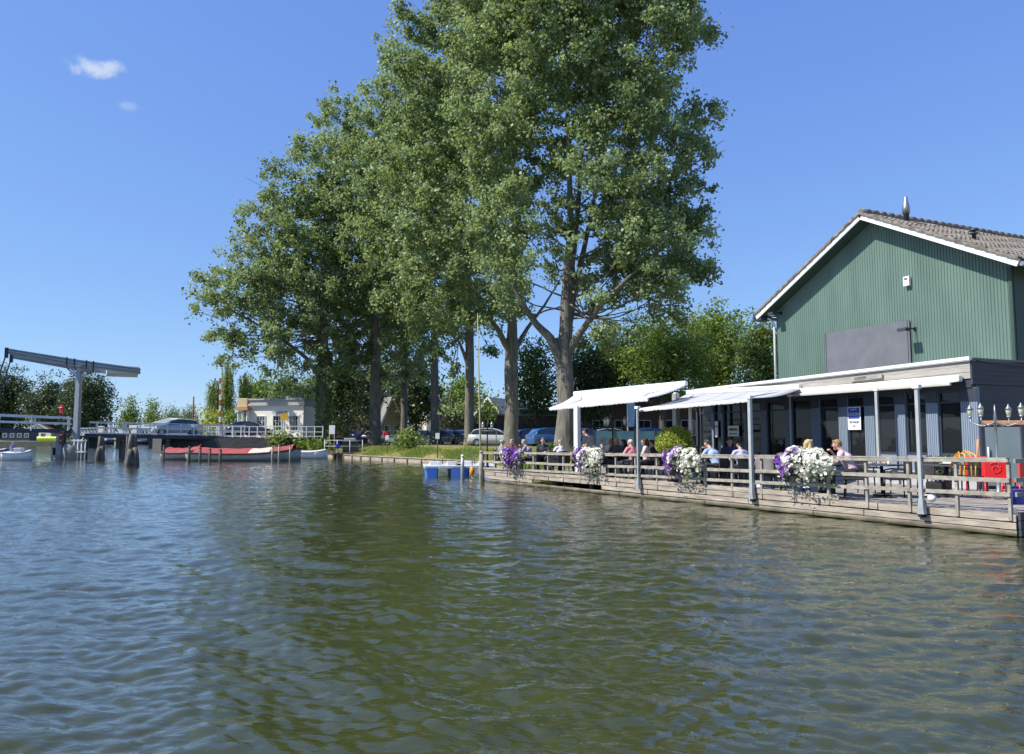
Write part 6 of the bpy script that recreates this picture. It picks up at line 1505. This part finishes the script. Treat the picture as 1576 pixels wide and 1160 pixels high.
def launch(label, px0, px1, Y, rz=0, big=False, m='hull_white', cover=None, grp='small boats'):
    x0, x1 = X(px0, Y), X(px1, Y); L = x1-x0; t = thing('small_boat', label, 'boat', ((x0+x1)/2, Y, 0), rz, grp); mb = MB(); H_ = .55; secs = hull(mb, L, min(1.8, L*.42), H_, sheer=.2); mb.build('hull', M[m], t)
    mb = MB(); mb.loft([[(q[0][0], q[0][1]*.8, q[0][2]+.02), (q[0][0], 0, q[0][2]+.12), (q[5][0], q[5][1]*.8, q[5][2]+.02)] for q in secs[1:-1]], closed=False, cap=False, smooth=True); mb.build('deck_cover', M[cover or m], t, fix=False)
    mb = MB()
    for s in (0, 5): mb.tube([q[s] for q in secs], .04, 6)
    mb.build('gunwale', M['white_clean'], t)
    return t
launch('small pale dinghy at the right end of the red covered barge', 449, 505, 62, 0, cover='canvas')
w1 = launch('white launch with one person aboard at the far left', 8, 49, 58, R(12))
mb = MB(); mb.box((.1, 0, .75), (.5, .7, .4), bev=.05); mb.build('console', M['hull_white'], w1); mb = MB(); mb.box((-.95, 0, .45), (.25, .3, .7), bev=.05); mb.build('outboard_motor', M['slate'], w1)
person('person in a blue shirt steering the white launch', (w1.location.x-.45, 58, .08), R(-90), 'sit', 'short', (.20, .25, .50), (.3, .25, .2), (.2, .2, .25))
launch('dark hulled boat cut off by the left edge of the view', -40, 14, 66, 0, m='slate', cover='hull_white')
for i, (a, b) in enumerate(((62, 78), (76, 90))):
    Y = 150; t = thing('kayak', ('yellow green kayak lying on the far bank' if i == 0 else 'second yellow kayak beside the bridge column on the far bank'), 'kayak', (X((a+b)/2, Y), Y, 1.0), 0); mb = MB(); hull(mb, 3.0, .9, .8, sheer=.2); mb.build('hull', M['yellow_boat'], t)
t = thing('bank_platform', 'long low green platform floating along the far left bank', 'platform', (X(45, 150), 150, 0)); mb = MB(); mb.box((0, 2, .4), (24, 8, .9)); mb.build('base', M['pile'], t); mb = MB(); mb.box((0, 2, .88), (24, 8, .1)); mb.build('turf', M['weedmat'] if 'weedmat' in M else M.setdefault('weedmat', mat('moss_turf', (.20, .27, .07), .9, .3, .6)), t)
def houseboat(label, pa, pb, Y, wall, z0=.3, h=2.2):
    x0, x1 = X(pa, Y), X(pb, Y); L = x1-x0; t = thing('houseboat', label, 'houseboat', ((x0+x1)/2, Y, 0), 0, 'houseboats on the far bank'); mb = MB(); hull(mb, L, 4, .9, sheer=.2); mb.build('hull', M['slate'], t)
    mb = MB(); mb.box((0, 0, .9+h/2), (L*.75, 3, h)); mb.build('cabin', M[wall], t); mb = MB(); mb.box((0, 0, .95+h), (L*.78, 3.3, .12)); mb.build('roof', M['roof_grey'], t)
    for k in range(4): window_on(t, ((-.28+.19*k)*L, -1.5, .9+h*.55), Vector((1, 0, 0)), Vector((0, -1, 0)), L*.1, h*.4, 1, 1)
houseboat('dark houseboat on the far left behind the lifting bridge', 2, 60, 165, 'slate'); houseboat('white houseboat far behind between the bridge column and the lone dolphin', 126, 176, 180, 'cream'); houseboat('grey houseboat far behind left of the silver car', 196, 236, 185, 'panel_grey')
def pedalo(label, px, Y, rz):
    t = thing('pedal_boat', label, 'pedal boat', (X(px, Y), Y, 0), rz, 'blue pedal boats beside the terrace'); t.scale = (1, 1, .86)
    for s in (-1, 1): mb = MB(); mb.loft([[(s*.55+x*w_, y, z) for x, z in ((-1, .50), (-.85, -.1), (.85, -.1), (1, .50))] for y, w_ in ((-1.35, .24), (-1.1, .30), (0, .32), (1.1, .3), (1.5, .12))], smooth=False); mb.build('float', M['blue_hull'], t)
    mb = MB(); mb.box((0, 0, .53), (1.8, 2.7, .10), bev=.03); mb.box((0, -1.25, .50), (1.84, .2, .14), bev=.03); mb.build('deck', M['hull_white'], t)
    for s in (-.4, .4): mb = MB(); mb.box((s, -.3, .62), (.5, .5, .18), bev=.05); mb.box((s, -.58, .68), (.5, .12, .22), bev=.04); mb.build('seat', M['hull_white'], t)
    mb = MB(); mb.tube([(0, .45, .5), (0, .5, .85), (.0, .4, .9)], .02, 6); mb.build('tiller', M['black'], t)
pedalo('left of two blue and white pedal boats beside the terrace', 682, 35.2, R(8)); pedalo('right pedal boat tucked in behind the terrace corner', 731, 35.6, R(3))
t = thing('hull_fender', 'orange and blue fender hanging at the terrace corner', 'fender', (X(727, 32.2), 32.2, .35)); mb = MB(); mb.ball((0, 0, 0), .12, 10, 8, (1, 1, 1.6)); mb.build('float', M['orange'], t); mb = MB(); mb.tube([(0, 0, .18), (.02, .0, .75)], .01, 5); mb.build('rope', M['blue_deep'], t)

# ================= SMALL LANDING AND THINGS ON THE BANK =================
t = thing('landing', 'small railed landing with white lockers on the bank', 'landing', (X(533, 64.5), 64.5, 0)); w_ = 64.5/1150
mb = MB(); mb.box((0, 0, .42), (3.4, 2.2, .12)); mb.build('platform', M['pile'], t)
for k in range(4): mb = MB(); mb.tube([(-1.6+1.07*k, -1.0, -.8), (-1.6+1.07*k, -1.0, 1.55)], .035, 7); mb.build('post', M['grey_steel'], t)
mb = MB(); mb.tube([(-1.6, -1.0, 1.5), (1.6, -1.0, 1.5)], .03, 6); mb.tube([(-1.6, -1.0, 1.0), (1.6, -1.0, 1.0)], .03, 6); mb.build('rail', M['grey_steel'], t)
t = thing('locker', 'dark locker with open front on the landing', 'locker', (X(540, 64.3), 64.3, .48)); mb = MB(); mb.box((0, 0, .45), (1.2, .8, .9), bev=.03); mb.build('case', M['black'], t); mb = MB(); mb.box((0, 0, .94), (1.3, .9, .08), bev=.02); mb.build('lid', M['panel_grey'], t)
t = thing('storage_box', 'white storage box behind the dark locker', 'box', (X(539, 66.2), 66.2, .95)); mb = MB(); mb.box((0, 0, .4), (.9, .6, .55), bev=.03); mb.build('body', M['white_clean'], t); mb = MB(); mb.box((0, 0, .7), (.96, .66, .06), bev=.02); mb.build('lid', M['hull_white'], t)
t = thing('outboard_motor', 'blue and white outboard motor on the left end of the landing', 'motor', (X(520, 63.6), 63.6, .48)); mb = MB(); mb.box((0, 0, .55), (.3, .4, .4), bev=.08); mb.build('cowl', M['blue_deep'], t); mb = MB(); mb.tube([(0, 0, .4), (0, 0, 0)], .06, 8); mb.box((0, -.1, .02), (.1, .3, .05)); mb.build('leg', M['hull_white'], t)
def notice(label, px, Y, z0, zc, w_, h, posts=2, grp=None):
    t = thing('notice_board', label, 'sign', (X(px, Y), Y, z0), 0, grp); mb = MB(); mb.box((0, -.04, zc), (w_, .04, h), bev=.008); mb.build('board', M['white_clean'], t)
    for s in ((-1, 1) if posts == 2 else (0,)): mb = MB(); mb.tube([(s*w_*.42, 0, -.3), (s*w_*.42, 0, zc+h*.4)], .04, 8); mb.build('post', M['pile' if posts == 1 else 'wood'], t)
notice('white notice board on two posts at the left end of the landing', 511, 64, .7, 1.7, .5, .75)
notice('post with a small white plate before the tall weed bush', 596, 59, .3, 1.45, .28, .32, 1, 'number posts on the bank'); notice('post with a small white plate left of the blue pedal boats', 673.5, 51, .3, 1.55, .28, .40, 1, 'number posts on the bank')
t = thing('stake', 'thin dark stake in the bank left of the notice board', 'post', (X(482, 66.5), 66.5, .2)); mb = MB(); mb.tube([(0, 0, -.3), (0, 0, 1.9)], .035, 6); mb.build('shaft', M['black'], t); mb = MB(); mb.ball((0, 0, 1.92), .05, 8, 6); mb.build('knob', M['black'], t)
# thin tall yellowish pole
Yp = 31.5; t = thing('bamboo_pole', 'very tall thin yellowish pole with a crossbar at the terrace corner', 'pole', (X(741, Yp), Yp, -.3)); zt = Z(482, Yp)+.3; xo = P(735, 482, Yp).x-X(741, Yp)
mb = MB(); mb.tube([(xo*q, 0, zt*q) for q in (0, .33, .66, 1)], [.042, .035, .026, .016], 8); mb.build('shaft', mat('bamboo', (.42, .36, .18), .6, .2, 4, (1, 1, 3)), t); mb = MB(); mb.tube([(xo*.3, 0, 2.35), (.62, .1, 2.35), (.62, .1, .6)], .02, 6); mb.build('crossbar', M['rail'], t)
# parked moped and bicycle
def moped():
    t = thing('moped', 'white and green moped with a red box parked on the bank', 'moped', (X(607, 64), 64, 1.0), R(15))
    for x in (-.6, .6):
        mb = MB(); vs = [(x+r_*math.cos(2*math.pi*j/16), y, .27+r_*math.sin(2*math.pi*j/16)) for r_, y in ((.17, -.05), (.27, -.04), (.27, .04), (.17, .05)) for j in range(16)]; mb.add(vs, [(i*16+j, i*16+(j+1) % 16, (i+1)*16+(j+1) % 16, (i+1)*16+j) for i in range(3) for j in range(16)], True); mb.build('wheel', M['rubber'], t)
    mb = MB(); mb.loft([[(-.75, -.12, .5), (-.75, .12, .5), (-.75, .1, .72), (-.75, -.1, .72)], [(-.2, -.17, .35), (-.2, .17, .35), (-.2, .14, .78), (-.2, -.14, .78)], [(0, -.17, .3), (0, .17, .3), (0, .17, .38), (0, -.17, .38)], [(.3, -.15, .3), (.3, .15, .3), (.3, .15, .38), (.3, -.15, .38)], [(.42, -.2, .35), (.42, .2, .35), (.36, .18, .95), (.36, -.18, .95)]], smooth=True); mb.build('body', M['hull_white'], t)
    mb = MB(); mb.box((-.4, 0, .8), (.6, .26, .1), bev=.04); mb.build('seat', M['rubber'], t); mb = MB(); mb.tube([(.6, 0, .27), (.4, 0, 1.0), (.3, -.3, 1.05)], .025, 6); mb.tube([(.4, 0, 1.0), (.3, .3, 1.05)], .025, 6); mb.build('handlebar', M['black'], t)
    mb = MB(); mb.box((-.75, 0, 1.02), (.42, .42, .4), bev=.05); mb.build('top_box', M['redplastic'], t)
moped()
def bicycle(label, px, Y, rz):
    t = thing('bicycle', label, 'bicycle', (X(px, Y), Y, 1.0), rz, 'bicycles by the trees')
    for x in (-.52, .52): mb = MB(); mb.tube([(x+.33*math.cos(2*math.pi*j/20), 0, .34+.33*math.sin(2*math.pi*j/20)) for j in range(21)], .018, 6, cap=False); mb.build('wheel', M['rubber'], t)
    mb = MB(); A_, B_, C_, D_ = Vector((-.52, 0, .34)), Vector((-.08, 0, .3)), Vector((-.22, 0, .85)), Vector((.36, 0, .85))
    for a, b in ((A_, B_), (A_, C_), (B_, C_), (B_, D_), (C_, D_), (D_, Vector((.52, 0, .34)))): mb.tube([a, b], .018, 6)
    mb.build('frame', M['black'], t); mb = MB(); mb.box((-.24, 0, .95), (.24, .14, .06), bev=.02); mb.build('saddle', M['rubber'], t); mb = MB(); mb.tube([D_, (.34, 0, 1.05)], .015, 6); mb.tube([(.2, -.28, 1.05), (.34, 0, 1.05), (.2, .28, 1.05)], .015, 6); mb.build('handlebar', M['zinc'], t)
bicycle('bicycle leaning near the foot of the third poplar', 708, 65, R(20)); bicycle('bicycle standing between the fourth and third poplar trunks', 692, 68, R(-10)); bicycle('bicycle behind the weed bush beside the slim trunk', 641, 72, R(5))
# car park kerb wall / low planks behind trees
t = thing('wooden_crate', 'low wooden crate at the foot of the fourth poplar', 'crate', (X(653, 72), 72, 1.0)); mb = MB()
for k in range(4): mb.box((0, -.4, .12+.2*k), (1.0, .04, .16)); mb.box((0, .4, .12+.2*k), (1.0, .04, .16)); mb.box((-.5, 0, .12+.2*k), (.04, .8, .16)); mb.box((.5, 0, .12+.2*k), (.04, .8, .16))
mb.build('slats', M['beige'], t); mb = MB(); mb.box((0, 0, .05), (.96, .76, .05)); mb.build('bottom', M['wood'], t)
